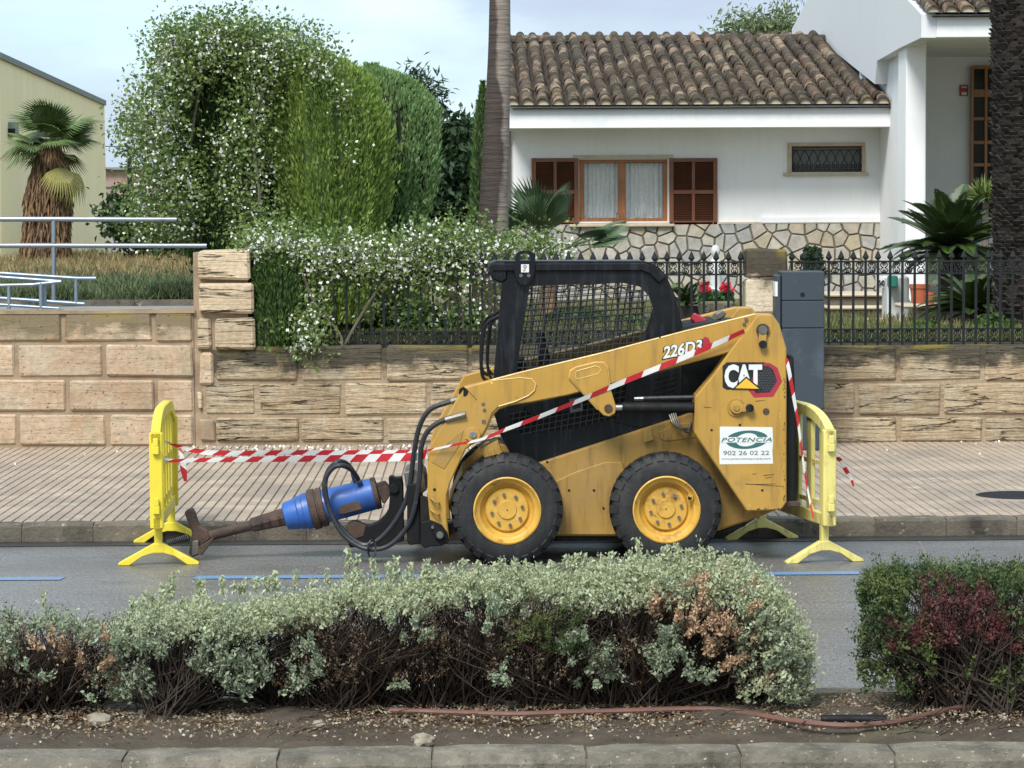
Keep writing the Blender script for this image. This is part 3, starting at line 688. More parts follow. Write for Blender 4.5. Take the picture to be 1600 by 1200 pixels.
# hydraulic cylinder
q = MB(); a = W(966, 636.5, YA+.02); e = W(1090, 637, YA+.02); mcy = W(972, 636.5, YA+.02)
q.cyl(mcy, e, 8.4/252, n=14); lc = q.build('lift_cylinder', M['blackm'], LD, smooth=True)
q = MB(); q.cyl(W(950, 637, YA+.02), mcy+Vector((.02, 0, 0)), 5/252, n=12); q.build('cylinder_rod', M['chrome'], lc, smooth=True)
q = MB(); a = W(1005, 622.5, YA+.05); e = W(1090, 620.5, YA+.05); q.cyl(a, e, 3.6/252, n=8); q.build('cylinder_hose', M['hose'], lc)
q = MB(); q.cyl(W(991, 623, YA+.05), a, 3/252, n=8); q.build('hose_fitting', M['chrome'], lc)
q = MB()
for k_ in range(4):
    q.tube(sm([W(1046+k_*3, 648-k_, YC-.03), W(1052+k_*4, 662+k_*2, YC-.06), W(1066+k_*3, 670+k_*2, YC-.05), W(1080, 668-k_*3, YC-.02)], 4), .006, 5)
q.build('brake_lines', M['steel'], LD)
# wheels
RT = 87.5/252; TWD = .25
def wheel(px, py, ynear, sgn, first=None):
    X = PX(px, Y0, py); c = Vector((X, ynear, RT-.004))
    wv = empty('wheel', c); wv.parent = LD; wv.location = c-WL[LD]
    q = MB(); R_ = RT-.014
    pr = [(.2, .028), (.213, .0), (.25, -.006), (.285, .004), (.31, .014), (.328, .03), (R_, .055), (R_+.004, .125), (R_, .195), (.328, .22), (.3, .24), (.25, .25), (.2, .23)]
    q.lathe(c, [(r, h*sgn) for r, h in pr], 64); ty = q.build('tyre', M['tyre'], wv, smooth=True)
    q = MB(); nl = 26
    for i in range(nl):
        for side in (0, 1):
            a0 = 2*pi*(i+.5*side)/nl; da = 2*pi/nl*.3
            ya, yb_ = (.0, .135) if side == 0 else (.115, .25)
            vs = []
            for (rr, yy, t) in ((.304, ya+.004, 0), (RT-.006, ya+.032, 0), (RT, ya+.07, 0), (RT, yb_, 1)) if side == 0 else ((RT, ya, 1), (RT, yb_-.07, 0), (RT-.006, yb_-.032, 0), (.304, yb_-.004, 0)):
                sh = .16*t
                for dd in (-1, 1):
                    a_ = a0+dd*da+sh; vs.append((c.x+rr*math.cos(a_), c.y+yy*sgn, c.z+rr*math.sin(a_)))
                    vs.append((c.x+(rr-.035)*math.cos(a_), c.y+(yy+(.02 if yy < .05 else -.02 if yy > .2 else 0))*sgn, c.z+(rr-.035)*math.sin(a_)))
            fs = []
            for k in range(3):
                b_ = k*4; fs += [(b_, b_+2, b_+6, b_+4), (b_, b_+4, b_+5, b_+1), (b_+2, b_+3, b_+7, b_+6)]
            fs += [(0, 1, 3, 2), (12, 14, 15, 13)]
            q.add(vs, fs)
    q.build('tread_lugs', M['tyre'], ty)
    q = MB()
    rp = [(.204, .008), (.21, -.004), (.201, -.008), (.19, .01), (.178, .022), (.17, .026), (.16, .06), (.14, .075), (.135, .062), (.128, .052), (.06, .05), (.055, .04), (.0, .04)]
    q.lathe(c, [(r, h*sgn) for r, h in rp], 48); rim = q.build('rim', M['rimyel'], wv, smooth=True)
    q = MB(); q.lathe(c, [(.14, .1*sgn), (.2, .12*sgn), (.2, .2*sgn), (.0, .2*sgn)], 24); q.build('rim_back', M['rimyel'], rim)
    for i in range(8):
        a_ = 2*pi*(i+.25)/8; p = c+Vector((.096*math.cos(a_), .05*sgn, .096*math.sin(a_)))
        q = MB(); q.cyl(p+Vector((0, .005*sgn, 0)), p+Vector((0, -.016*sgn, 0)), .011, n=6); q.build('wheel_bolt', M['steel'], rim)
    q = MB(); q.cyl(c+Vector((0, .041*sgn, 0)), c+Vector((0, .036*sgn, 0)), .004, n=8); q.build('centre_mark', M['hole'], rim)
    if px > 900 and sgn > 0:
        q = MB(); p = c+Vector((.15, .02, .075)); q.cyl(p+Vector((.02, .06, .008)), p+Vector((-.005, -.015, -.003)), .024, .02, n=12); q.build('valve_guard', M['rimyel'], rim)
        q = MB(); q.cyl(p+Vector((-.006, -.0155, -.003)), p+Vector((-.005, -.012, -.003)), .014, n=12); q.build('valve_opening', M['hole'], rim)
for px, py in ((792.5, 797), (1041.5, 789)):
    wheel(px, py, Y0, 1); wheel(px, py, Y0+WID, -1)
q = MB()
for px in (792.5, 1041.5): q.cyl((PX(px, Y0, 797), Y0+.1, RT), (PX(px, Y0, 797), Y0+WID-.1, RT), .07, n=12)
q.build('axles', M['blackm'], LD)

# ------------------------------------------------------------------ lettering
def text(name, body, box, y, mat, parent, shear=0, bold=0, slope=0, th=.0008, spacing=1.0):
    """lettering fitted into the pixel box (x0,y0,x1,y1) on the plane at depth y, slope = rise of the baseline"""
    cu = bpy.data.curves.new(name, 'FONT'); cu.body = body; cu.offset = bold; cu.shear = shear; cu.space_character = spacing; cu.resolution_u = 3
    to = bpy.data.objects.new(name, cu); COL.objects.link(to)
    bpy.context.view_layer.update()
    me = bpy.data.meshes.new_from_object(to.evaluated_get(bpy.context.evaluated_depsgraph_get()))
    bpy.data.objects.remove(to)
    a = np.array([v_.co for v_ in me.vertices]); lo = a.min(0); hi = a.max(0)
    p0 = W(box[0], box[3], y); p1 = W(box[2], box[1], y)
    sx = (p1.x-p0.x)/(hi[0]-lo[0]); sz = (p1.z-p0.z)/(hi[1]-lo[1]); c = Vector(((p0.x+p1.x)/2, y, p0.z))
    for v_ in me.vertices:
        x = (v_.co.x-lo[0])*sx+p0.x; v_.co = (x-c.x, 0, (v_.co.y-lo[1])*sz+slope*(x-p0.x))
    me.materials.clear(); me.materials.append(mat)
    return place(me, name, c, parent)
def flat(name, pts, y, mat, parent, th=.0012): return prof(name, pts, y-th, th, mat, parent, 0)
yt = YA-.035
# brand mark on the tower
flat('emblem_outline', [(1129, 572), (1136, 566), (1196, 566), (1192, 610), (1188, 613), (1166, 608), (1135, 609), (1129, 605)], yt, M['ink'], tow)
flat('emblem_hexagon', [(1180, 567), (1203, 567), (1215, 575), (1222, 596), (1208, 620), (1178, 621), (1168, 608), (1176, 590)], yt-.0002, M['red'], tow)
flat('emblem_hexagon_inner', [(1184, 572), (1201, 572), (1208, 578), (1214, 595), (1203, 613), (1181, 614), (1176, 606), (1180, 590)], yt-.0014, M['ink'], tow)
M['hexdot'] = pm('emblem_grey', lin('3c3f42'), .5, .1, 8)
q = MB()
for r in range(10):
    for c_ in range(8):
        a = 1184+c_*4.2+(r % 2)*2.1; b_ = 575+r*3.9
        if 1176 < a < 1212-abs(b_-594)*.5 and b_ < 612:
            x, z = XZ(a, b_, yt-.003); q.add([(x+.0062*math.cos(k*pi/3+.52), yt-.003, z+.0062*math.sin(k*pi/3+.52)) for k in range(6)], [(0, 1, 2, 3, 4, 5)])
q.build('emblem_pattern', M['hexdot'], tow)
text('emblem_letter_edge', 'CAT', (1129.5, 567, 1193, 609), yt-.0045, M['ink'], tow, bold=.085, spacing=.84)
text('emblem_letters', 'CAT', (1132, 569, 1191, 606.5), yt-.0055, M['white'], tow, bold=.045, spacing=.84)
M['emyel'] = pm('emblem_yellow', lin('e0b030'), .4, .05, 8)
flat('emblem_triangle_edge', [(1144, 608), (1166, 588), (1192, 609)], yt-.006, M['ink'], tow)
flat('emblem_triangle', [(1149, 606.5), (1166, 591), (1186, 607.5)], yt-.0075, M['emyel'], tow)
# model number on the arm
flat('model_shadow', [(1097, 531), (1101, 526), (1107, 528), (1110, 535), (1105, 543), (1097, 546)], YA, M['red'], arm)
text('model_edge', '226D3', (1034, 540, 1099, 563), YA-.002, M['ink'], arm, shear=.12, bold=.07, slope=.19)
text('model_number', '226D3', (1036, 541, 1097, 561), YA-.003, M['white'], arm, shear=.12, bold=.03, slope=.19)
# hire company plate
plate = flat('hire_plate', [(1124.5, 668), (1126, 666.5), (1207, 667.5), (1208, 690), (1206.8, 704), (1208, 724.5), (1124.5, 725.5), (1123.6, 705), (1125, 690)], yt, M['white'], tow)
def ellipse(cx, cy, rx, ry, a0, a1, n=14, sk=.28):
    return [(cx+rx*math.cos(math.radians(a0+(a1-a0)*i/n))-sk*ry*math.sin(math.radians(a0+(a1-a0)*i/n)), cy+ry*math.sin(math.radians(a0+(a1-a0)*i/n))) for i in range(n+1)]
q = MB(); y_ = yt-.0022
for (a0, a1) in ((195, 352), (15, 172)):
    o_ = ellipse(1167, 687, 33, 14.5, a0, a1); i_ = ellipse(1167, 687, 17, 10.5, a0, a1)
    P_ = [W(a, b_, y_) for a, b_ in o_]+[W(a, b_, y_) for a, b_ in i_]; k = len(o_)
    q.add(P_, [(i, i+1, k+i+1, k+i) for i in range(k-1)])
q.build('logo_swoosh', M['teal'], plate)
flat('logo_band', [(1126, 683), (1207, 683), (1206, 691.5), (1126, 691.5)], yt-.0018, M['white'], plate, .001)
text('logo_name', 'POTENCIA', (1127, 683.5, 1206, 690.5), yt-.0042, M['teal'], plate, shear=.3, bold=.012, spacing=1.1)
text('phone_number', '902 26 02 22', (1130, 704, 1202, 711.5), yt-.0022, M['grey'], plate, bold=.012)
text('web_address', 'www.potenciamaquinaria.com', (1127, 715, 1204, 719.5), yt-.0022, M['grey'], plate, bold=.004)

# ------------------------------------------------------------------ quick coupler and auger drive
YAU = Y0+.45
cp = empty('coupler', W(660, 840, YAU)); cp.parent = LD; cp.location = WL[cp]-WL[LD]
prof('coupler_plate', [(636, 757), (656, 755), (657, 850), (640, 852), (636, 846)], YA+.1, WID-.4, M['blackm'], cp, .006)
prof('coupler_top', [(631, 738), (655, 733), (664, 742), (668, 765), (658, 772), (634, 764)], YA+.13, .5, M['steel'], cp, .008)
prof('coupler_foot', [(657, 816), (673, 813), (690, 820), (699, 832), (702, 847), (690, 853), (672, 854), (664, 857), (657, 851)], YA-.02, .1, M['blackm'], cp, .006)
prof('coupler_lever', [(672, 820), (680, 818), (695, 830), (697, 840), (688, 846), (680, 842)], YA-.045, .03, M['blackm'], cp, .006)
disc(687.5, 836, 5.5, YA-.06, .02, M['steel'], cp, name='pivot_pin'); disc(676, 824, 2.6, YA-.055, .02, M['steel'], cp, 8, 'bolt')
prof('coupler_back', [(657, 775), (672, 780), (676, 815), (657, 816)], YA+.06, .08, M['hole'], cp, 0)
AU = empty('auger_drive', W(470, 868, YAU), 'blue hydraulic auger drive with rusty shaft on the front of the loader', 'auger')
prof('hitch_arm', [(607, 746), (611, 744), (618, 747), (628, 746), (630, 760), (631, 846), (600, 853), (546, 856), (542, 840), (541, 824), (548, 818), (556, 816), (566, 821), (578, 822), (592, 815), (602, 805), (607, 796), (609, 777)], YAU-.06, .12, M['blackm'], AU, .006)
prof('hitch_arm_tip', [(540, 822), (549, 816), (556, 815), (572, 822), (568, 838), (556, 842), (543, 838)], YAU-.064, .128, M['rust'], AU, .004)
disc(616, 762, 7.5, YAU-.08, .16, M['blackm'], AU, name='pivot_pin')
prof('hitch_link', [(586, 757), (601, 752), (608, 760), (612, 770), (606, 780), (602, 787), (597, 786), (595, 779), (588, 776)], YAU-.04, .08, M['rust'], AU, .006)
prof('hitch_clamp', [(585, 757), (588, 756), (594, 778), (591, 780)], YAU-.05, .1, M['rust'], AU, .003)
ax = W(310, 842, YAU)-W(586, 771, YAU); axn = ax.normalized()
def along(px): return W(px, 771+(586-px)*.257, YAU)
def turned(name, prof_, mat, n=28):            # prof_: (pixel x along the axis, radius px)
    q = MB(); u_ = Vector((0, 1, 0)); v_ = axn.cross(u_).normalized(); vs = []
    for px, r in prof_:
        c = along(px)
        vs += [c+(u_*math.cos(2*pi*i/n)+v_*math.sin(2*pi*i/n))*(r/236) for i in range(n)]
    k = len(prof_)
    q.add(vs, [(i*n+j, i*n+(j+1) % n, (i+1)*n+(j+1) % n, (i+1)*n+j) for i in range(k-1) for j in range(n)]+[tuple(range(n)), tuple(range((k-1)*n, k*n))])
    return q.build(name, mat, AU, smooth=True)
mt = turned('motor_housing', [(588, 19), (587, 23), (580, 24), (506, 25), (505, 25)], M['blue'])
turned('motor_end_cap', [(592, 14), (591, 23.6), (586, 24.4), (584, 24.4)], M['rust'])
turned('flange_ring', [(508, 24), (507, 29.5), (500, 30), (499, 28.5), (497, 28.5), (496, 30.5), (486, 30.5), (485, 24)], M['rust'])
turned('gearbox', [(486, 24), (485, 27.5), (476, 27.5), (475, 25.5), (468, 25.5), (466, 23.5), (460, 23), (452, 21.5), (446, 20), (444, 15)], M['blue'])
turned('shaft_collar', [(446, 13), (444, 13.5), (420, 12), (402, 11), (394, 10.5), (392, 8)], M['rust'], 8)
turned('drive_shaft', [(394, 8), (360, 7.6), (316, 7.4), (312, 7.4)], M['rust'], 12)
q = MB()
for px in (436, 420, 408): q.cyl(along(px)+Vector((0, -.085, .01)), along(px)+Vector((0, .07, .01)), .012, n=6)
q.build('locking_bolts', M['rust'], AU)
prof('rust_patch', [(528, 789), (556, 781), (564, 785), (566, 797), (540, 804), (528, 805)], YAU-.103, .03, M['rust'], AU, .008)
prof('bit_head', [(288, 800), (295, 796), (303, 799), (310, 822), (324, 830), (328, 842), (318, 850), (311, 867), (300, 871), (295, 865), (297, 850), (300, 832), (290, 807)], YAU-.045, .09, M['rust'], AU, .006)
prof('bit_blade', [(308, 856), (318, 850), (332, 840), (334, 843), (320, 862), (316, 868), (310, 866)], YAU-.1, .05, M['rust'], AU, .004)
prof('bit_tooth', [(300, 846), (310, 844), (311, 866), (299, 870)], YAU-.1, .06, M['steel'], AU, .006)
prof('bit_tooth', [(290, 798), (300, 796), (303, 806), (292, 808)], YAU-.04, .12, M['rust'], AU, .006)
# spiral spring lying on the road
q = MB(); a = W(262, 849, YAU+.12); e = W(296, 840, YAU+.12); a.z = max(a.z, .035); e.z = max(e.z, .045); d = (e-a); u_ = Vector((0, 1, 0)); v_ = d.cross(u_).normalized()
q.tube([a+d*(i/96)+(u_*math.cos(i*pi/4)+v_*math.sin(i*pi/4))*(.014+.012*i/96) for i in range(97)], .0042, 4); q.build('coil_spring', M['steel'], AU)
q = MB(); q.cyl(a, e, .012, .022, n=10); q.build('spring_core', M['hole'], AU)
HA = [(724, 621), (702, 628), (672, 640), (655, 668), (646, 713), (641, 753), (632, 788), (610, 825), (582, 849), (556, 846), (522, 811), (507, 767), (512, 738), (527, 722), (541, 724), (552, 738), (556, 752)]
HB = [(720, 649), (692, 657), (669, 673), (658, 700), (656, 740), (648, 793), (637, 822), (613, 849), (588, 858), (560, 853), (532, 830), (513, 790), (508, 753), (518, 733), (533, 727), (549, 734), (559, 748), (563, 757)]
for hp, dy in ((HA, 0), (HB, -.045)):
    pts = []
    for i, (a, b_) in enumerate(hp):
        t = i/(len(hp)-1); y_ = YA+.03+(YAU-.2-YA)*min(1, t*1.6) if t < .8 else YAU-.2+(t-.8)*5*.19
        pts.append(W(a, b_, y_+dy))
    q = MB(); q.tube(sm(pts, 6), .0162, 8); h_ = q.build('hydraulic_hose', M['hose'], AU, smooth=True)
    q = MB(); q.cyl(pts[0]+Vector((.03, .0, .008)), pts[1]+(pts[0]-pts[1])*.15, .0205, n=8); q.cyl(pts[-1], pts[-2]+(pts[-1]-pts[-2])*.1, .02, n=8); q.build('hose_fitting', M['steel'], h_)
q = MB(); a = W(581, 850, YAU-.28)
q.tube([a+Vector((.03*math.cos(t)*.8, .02*math.sin(t*2), -.035+.06*math.sin(t))) for t in np.linspace(0, 2*pi, 17)], .007, 5); q.build('cable_tie', M['hose'], AU)
q = MB(); p0 = W(729, 612, YA+.03); p1 = W(726, 650, YA+.03)
q.cyl(p0+Vector((-.02, -.03, 0)), p0+Vector((.0, .1, 0)), .03, n=10); q.cyl(p1+Vector((-.03, -.02, 0)), p1+Vector((-.01, .1, 0)), .025, n=10); q.build('hose_block', M['blackm'], LD)

# ------------------------------------------------------------------ yellow plastic barriers
M['plyel'] = pm('yellow_plastic', lin('deca3a'), .42, .07, 4, spots=[(lin('c8b04a'), 5, .55, .2), (lin('8a763a'), 14, .66, .06), (lin('f0e890'), 6, .6, .2)], streak=(lin('b8a040'), .4))
M['plpale'] = pm('faded_yellow_plastic', lin('ddd07c'), .5, .1, 5, spots=[(lin('a3904e'), 7, .58, .18), (lin('ece4b0'), 5, .6, .2)], streak=(lin('9c8648'), .5))
def barrier(pn, pf, label, mat, hgt=.97):
    a = Vector((pn.x, pn.y, 0)); e = Vector((pf.x, pf.y, 0)); d = (e-a); Ln = d.length; d.normalize(); nn = Vector((-d.y, d.x, 0))
    root = empty('pedestrian_barrier', a+d*Ln/2, label, 'barrier')
    def P(u, t, z): return a+d*u+nn*t+Vector((0, 0, z))
    def bx(q, u0, u1, t0, t1, z0, z1):
        q.add([P(u0, t0, z0), P(u1, t0, z0), P(u1, t1, z0), P(u0, t1, z0), P(u0, t0, z1), P(u1, t0, z1), P(u1, t1, z1), P(u0, t1, z1)],
              [(0, 3, 2, 1), (4, 5, 6, 7), (0, 1, 5, 4), (1, 2, 6, 5), (2, 3, 7, 6), (3, 0, 4, 7)])
    zt = lambda u: hgt-.13+.13*(1-abs((u-Ln/2)/(Ln/2))**4.0)
    q = MB(); k = 22; us = [Ln*i/k for i in range(k+1)]; vs = []
    for u in us:
        z = zt(u); vs += [P(u, -.028, z-.07), P(u, .028, z-.07), P(u, .028, z-.006), P(u, .018, z), P(u, -.018, z), P(u, -.028, z-.006)]
    q.add(vs, [(i*6+j, i*6+(j+1) % 6, (i+1)*6+(j+1) % 6, (i+1)*6+j) for i in range(k) for j in range(6)]+[tuple(range(6)), tuple(range(k*6, k*6+6))])
    q.build('top_rail', mat, root)
    q = MB(); bx(q, .0, Ln, -.026, .026, .235, .31); q.build('bottom_rail', mat, root, bevel=.006)
    for u in (0.0, Ln-.05):
        q = MB(); bx(q, u, u+.05, -.042, .042, .235, zt(u+.02)-.02); po = q.build('end_post', mat, root, bevel=.008)
        s_ = -1 if u == 0 else 1; uu = -.032 if u == 0 else Ln
        for z0 in (.33, .7):
            q = MB(); bx(q, uu, uu+.032, -.02, .02, z0, z0+.05); bx(q, uu+(.0 if u == 0 else .012), uu+(.02 if u == 0 else .032), -.016, .016, z0+.05, z0+.1); q.build('connector', mat, po, bevel=.004)
    ns = 6
    for i in range(ns):
        u = .07+(Ln-.14-.1)*i/(ns-1)
        q = MB(); bx(q, u, u+.1, -.014, .014, .305, zt(u+.035)-.06); q.build('slat', mat, root, bevel=.006)
    q = MB()
    for z0 in (.352, .6):
        bx(q, .05, Ln-.05, -.008, .008, z0, z0+.028)
    q.build('cross_rib', mat, root)
    for u in (.09, Ln-.13):
        q = MB(); bx(q, u, u+.045, -.024, .024, .1, .24)
        pr = [(-.25, 0), (-.18, 0), (-.1, .055), (-.03, .075), (.03, .075), (.1, .055), (.18, 0), (.25, 0), (.25, .014), (.03, .135), (-.03, .135), (-.25, .014)]
        q.add([P(u-.005, t, z) for t, z in pr]+[P(u+.05, t, z) for t, z in pr], [tuple(range(12)), tuple(range(23, 11, -1))]+[(i, i+12, (i+1) % 12+12, (i+1) % 12) for i in range(12)])
        q.build('foot', mat, root, bevel=.004)
    return root, P, Ln
bL, PL, LL = barrier(G(246, 886, 0), G(270, 844, 0), 'bright yellow plastic barrier seen end-on at the auger tip', M['plyel'])
bR, PR, LR = barrier(G(1297, 882, 0), G(1182, 839, 0), 'faded yellow plastic barrier standing behind the rear of the loader', M['plpale'])

# ------------------------------------------------------------------ red and white warning tape
M['tred'] = pm('tape_red', lin('b8262e'), .4, .1, 20)
M['twhite'] = pm('tape_white', lin('dcdad6'), .4, .06, 20)
def tape(name, pts, widths, label, pitch=.082, skew=.05, dirn=None, phase=0, group='warning tape strands'):
    pts = sm(pts, 10); 
    ws = np.interp(np.linspace(0, 1, len(pts)), np.linspace(0, 1, len(widths)), widths)
    s = [0.]
    for a, e in zip(pts[:-1], pts[1:]): s.append(s[-1]+(e-a).length)
    tot = s[-1]
    def at(t):
        t = min(max(t, 0), tot); i = int(np.searchsorted(s, t)); i = min(max(i, 1), len(s)-1)
        k = (t-s[i-1])/max(1e-6, s[i]-s[i-1]); p = pts[i-1].lerp(pts[i], k); d = (pts[i]-pts[i-1]).normalized()
        w_ = ws[i-1]+(ws[i]-ws[i-1])*k
        sd_ = Vector((0, -.25+.2*math.sin(t*5), 1)); sd_ = (sd_-d*sd_.dot(d)).normalized() if dirn is None else Vector(dirn)
        return p, sd_*w_
    q = MB(); edges = [0.]; x = pitch*(.3+phase)
    while x < tot: edges.append(x); x += pitch
    edges.append(tot); sub = 3
    for i in range(len(edges)-1):
        for j in range(sub):
            t0 = edges[i]+(edges[i+1]-edges[i])*j/sub; t1 = edges[i]+(edges[i+1]-edges[i])*(j+1)/sub
            v_ = []
            for t, f in ((t0, -.5), (t1, -.5), (t1, .5), (t0, .5)):
                p, w_ = at(t+f*skew*(0 if (t <= 0 or t >= tot) else 1)); v_.append(p+w_*f)
            q.add(v_, [(0, 1, 2, 3)], (i+int(phase*10)) % 2)
    return top(q.build(name, [M['tred'], M['twhite']], recalc=False), label, 'tape', group)
tape('warning_tape', [PL(.0, -.045, .70), W(262, 719.5, 17.02), W(330, 718.5, 17.1), W(460, 717, 17.2), W(560, 716, 17.2), W(640, 714, 17.1), W(668, 712, YA-.01)], [.02, .022, .028, .044, .05, .05, .04], 'lower red and white tape strand from barrier to loader front')
tape('warning_tape', [PL(LL*.5, .05, .74), W(320, 706.5, 17.45), W(460, 707, 17.5), W(560, 707.5, 17.5), W(668, 707.5, 17.4)], [.012, .034, .036, .034, .04], 'upper red and white tape strand from barrier to loader front', phase=.4)
tape('warning_tape', [W(668, 704, YA-.02), W(700, 697, YA-.045), W(750, 687, YA-.055), W(790, 671, YA-.04), W(830, 656, YA-.035), W(907, 625, YA-.03), W(973, 597, YA-.03), W(1050, 566, YA-.022), W(1110, 541, YA-.04), W(1163, 517, YA-.045)], [.012, .014, .016, .024, .028, .03, .034, .034, .034, .03], 'red and white tape running diagonally along the yellow lift arm', pitch=.115, skew=.03)
tape('warning_tape', [W(1229, 560, YA-.05), W(1233, 580, YA-.05), W(1240, 620, YA-.02), W(1247, 660, YA), W(1254, 715, YA+.03), W(1263, 770, YA+.05), W(1271, 810, YA+.02)], [.018, .024, .022, .016, .013, .012, .012], 'red and white tape hanging down the rear edge of the loader', dirn=(.95, -.3, .05), pitch=.1, skew=-.03)
tape('warning_tape', [W(1293, 713, 17.1), W(1304, 716, 17.05), W(1312, 718, 17.06), W(1320, 732, 17.08), W(1329, 746, 17.1), W(1334, 760, 17.1)], [.02, .036, .03, .034, .03, .014], 'knotted red and white tape end on the faded barrier', dirn=(.55, -.3, .6), pitch=.05, skew=.01)
tape('warning_tape', [W(281, 700, 17.4), W(284, 715, 17.35), W(287, 735, 17.33), W(290, 752, 17.33)], [.015, .03, .045, .02], 'loose tape tail hanging from the bright yellow barrier', dirn=(.95, -.2, .1), pitch=.11, skew=.04)

# ------------------------------------------------------------------ grey totem post
YT = G(1250, 704, ZP).y
M['totem'] = pm('totem_slate', lin('353e46'), .42, .06, 2, spots=[(lin('55616c'), 1.4, .56, .2)])
tp = empty('parking_post', (PX(1250, YT, 700), YT, ZP), 'tall slate grey post with panel seams standing on the pavement', 'post')
x0, x1 = PX(1222, YT, 560), PX(1288, YT, 560)
zz = [ZP, PZ(640, YT, 1250), PZ(513, YT, 1250), PZ(470, YT, 1250), PZ(424, YT, 1250)]
for i in range(4):
    q = MB(); q.box(x0, x1, YT, YT+.34, zz[i]+.0015, zz[i+1]-.001); q.build('panel', M['totem'], tp, bevel=.008)
q = MB(); q.box(x0+.01, x1-.01, YT+.012, YT+.33, ZP, zz[4]-.012); q.build('core', M['blackm'], tp)
q = MB(); q.box(PX(1213, YT, 560), x0-.002, YT+.03, YT+.3, ZP+.05, zz[4]-.03); q.build('side_door', M['totem'], tp, bevel=.012)
q = MB(); q.box(PX(1212, YT, 560)-.001, PX(1215.5, YT, 560), YT+.026, YT+.2, PZ(463, YT, 1250), PZ(440, YT, 1250)); q.build('sticker', M['white'], tp)
q = MB(); p = W(1254, 460.5, YT); q.cyl((p.x, YT-.004, p.z), (p.x, YT+.02, p.z), .02, n=12); q.build('lock', M['blackm'], tp)
# round manhole cover in the pavement
p = G(1590, 775, ZP)
q = MB(); q.lathe((p.x, p.y, 0), [(0, ZP+.0085), (.29, ZP+.0085), (.3, ZP+.004)], 36, axis='z'); mh = q.build('manhole_cover', M['blackm']); top(mh, 'round dark manhole cover in the pavement at the right edge', 'manhole cover')
q = MB(); q.lathe((p.x, p.y, 0), [(.3, ZP+.003), (.302, ZP+.007), (.35, ZP+.007), (.36, ZP-.002)], 36, axis='z'); q.build('cement_ring', M['tile'], mh)

# ------------------------------------------------------------------ white house
YH = 38.0; YE = 37.1; YR = 42.6
M['render'] = pm('white_render', lin('e6e6e6'), .85, .05, 1.2, .12, 30, spots=[(lin('d0d4d8'), .9, .55, .25), (lin('c4c4c0'), 9, .72, .05)], streak=(lin('dadad8'), .35))
M['renderg'] = pm('white_render_shaded_streaked', lin('d4d6d8'), .85, .05, 2, .12, 30, stretch=(1, 3.2, .35), spots=[(lin('c8cdd2'), 2.0, .5, .3), (lin('b0b8bc'), 3.5, .66, .2)])  # streaked gable render, the side face's bluish shade put into its colour
M['wood'] = pm('varnished_wood', lin('9c6438'), .42, .3, 3, .1, 50, stretch=(6, 6, 1), spots=[(lin('5e361e'), 6, .6, .2)])
M['wood2'] = pm('shutter_wood', lin('74442c'), .5, .25, 4, .1, 50)
M['louvre'] = pm('louvre_wood', lin('52301f'), .5, .25, 4)
M['doorwood'] = pm('door_wood', lin('9c6a3c'), .42, .2, 3, .1, 50)
M['step'] = pm('step_stone', lin('625b4e'), .9, .3, 5, .4, 40, spots=[(lin('55533e'), 3, .52, .2)])
M['trimg'] = pm('grey_trim', lin('7c8280'), .7, .1, 5)
M['sill'] = pm('beige_stone_trim', lin('b9ab94'), .8, .15, 8, .1, 60)
M['cloth'] = pm('net_curtain', lin('e4e6e4'), .9, .1, 20)
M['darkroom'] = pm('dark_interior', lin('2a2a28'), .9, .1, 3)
m, n, l, b = newmat('window_glass')
b.inputs['Base Color'].default_value = (1, 1, 1, 1); b.inputs['Roughness'].default_value = .02
b.inputs['Transmission Weight'].default_value = 1; b.inputs['IOR'].default_value = 1.1
M['glass'] = m
hs = empty('white_house', (PX(1100, YH, 440), YH, 1.0), 'white rendered bungalow with old tiled roof and brown shutters', 'house')
def hbox(name, a, y0, y1, mat, parent, bevel=0, yp=None):
    px0, py0, px1, py1 = a; yy = yp or y0
    p, e = W(px0, py1, yy), W(px1, py0, yy); mid = (px0+px1)/2
    q = MB(); q.box(p.x, e.x, y0, y1, W(mid, py1, yy).z, W(mid, py0, yy).z)
    return q.build(name, mat, parent, bevel=bevel)
XL, XR = PX(797, YH, 300), PX(1412, YH, 300)
ztop = PZ(200, YE, 1100); zpl = PZ(349, YH, 1100)
# front wall with two openings
def zc(py): return PZ(py, YH, 1000)
def xc(px): return PX(px, YH, 300)
OP = [(xc(905), xc(1043), zc(346), zc(249)), (xc(1237), xc(1347), PZ(269, YH, 1290), PZ(228, YH, 1290))]
q = MB(); xs = sorted({XL, XR, OP[0][0], OP[0][1], OP[1][0], OP[1][1]}); zs = sorted({.9, ztop+.05, OP[0][2], OP[0][3], OP[1][2], OP[1][3]})
for i in range(len(xs)-1):
    for j in range(len(zs)-1):
        cx_, cz_ = (xs[i]+xs[i+1])/2, (zs[j]+zs[j+1])/2
        if any(a < cx_ < b_ and c_ < cz_ < d_ for a, b_, c_, d_ in OP): continue
        q.add([(xs[i], YH, zs[j]), (xs[i+1], YH, zs[j]), (xs[i+1], YH, zs[j+1]), (xs[i], YH, zs[j+1])], [(0, 1, 2, 3)])
for a, b_, c_, d_ in OP:
    q.add([(a, YH, c_), (b_, YH, c_), (b_, YH, d_), (a, YH, d_), (a, YH+.22, c_), (b_, YH+.22, c_), (b_, YH+.22, d_), (a, YH+.22, d_)], [(0, 1, 5, 4), (1, 2, 6, 5), (2, 3, 7, 6), (3, 0, 4, 7)])
q.add([(XL, YH, .9), (XL, YH+7, .9), (XL, YH+7, ztop), (XL, YH, ztop)], [(0, 1, 2, 3)])
q.build('wall', M['render'], hs)
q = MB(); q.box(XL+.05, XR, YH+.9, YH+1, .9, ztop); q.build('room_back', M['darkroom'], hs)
fa = W(797, 200, YE)
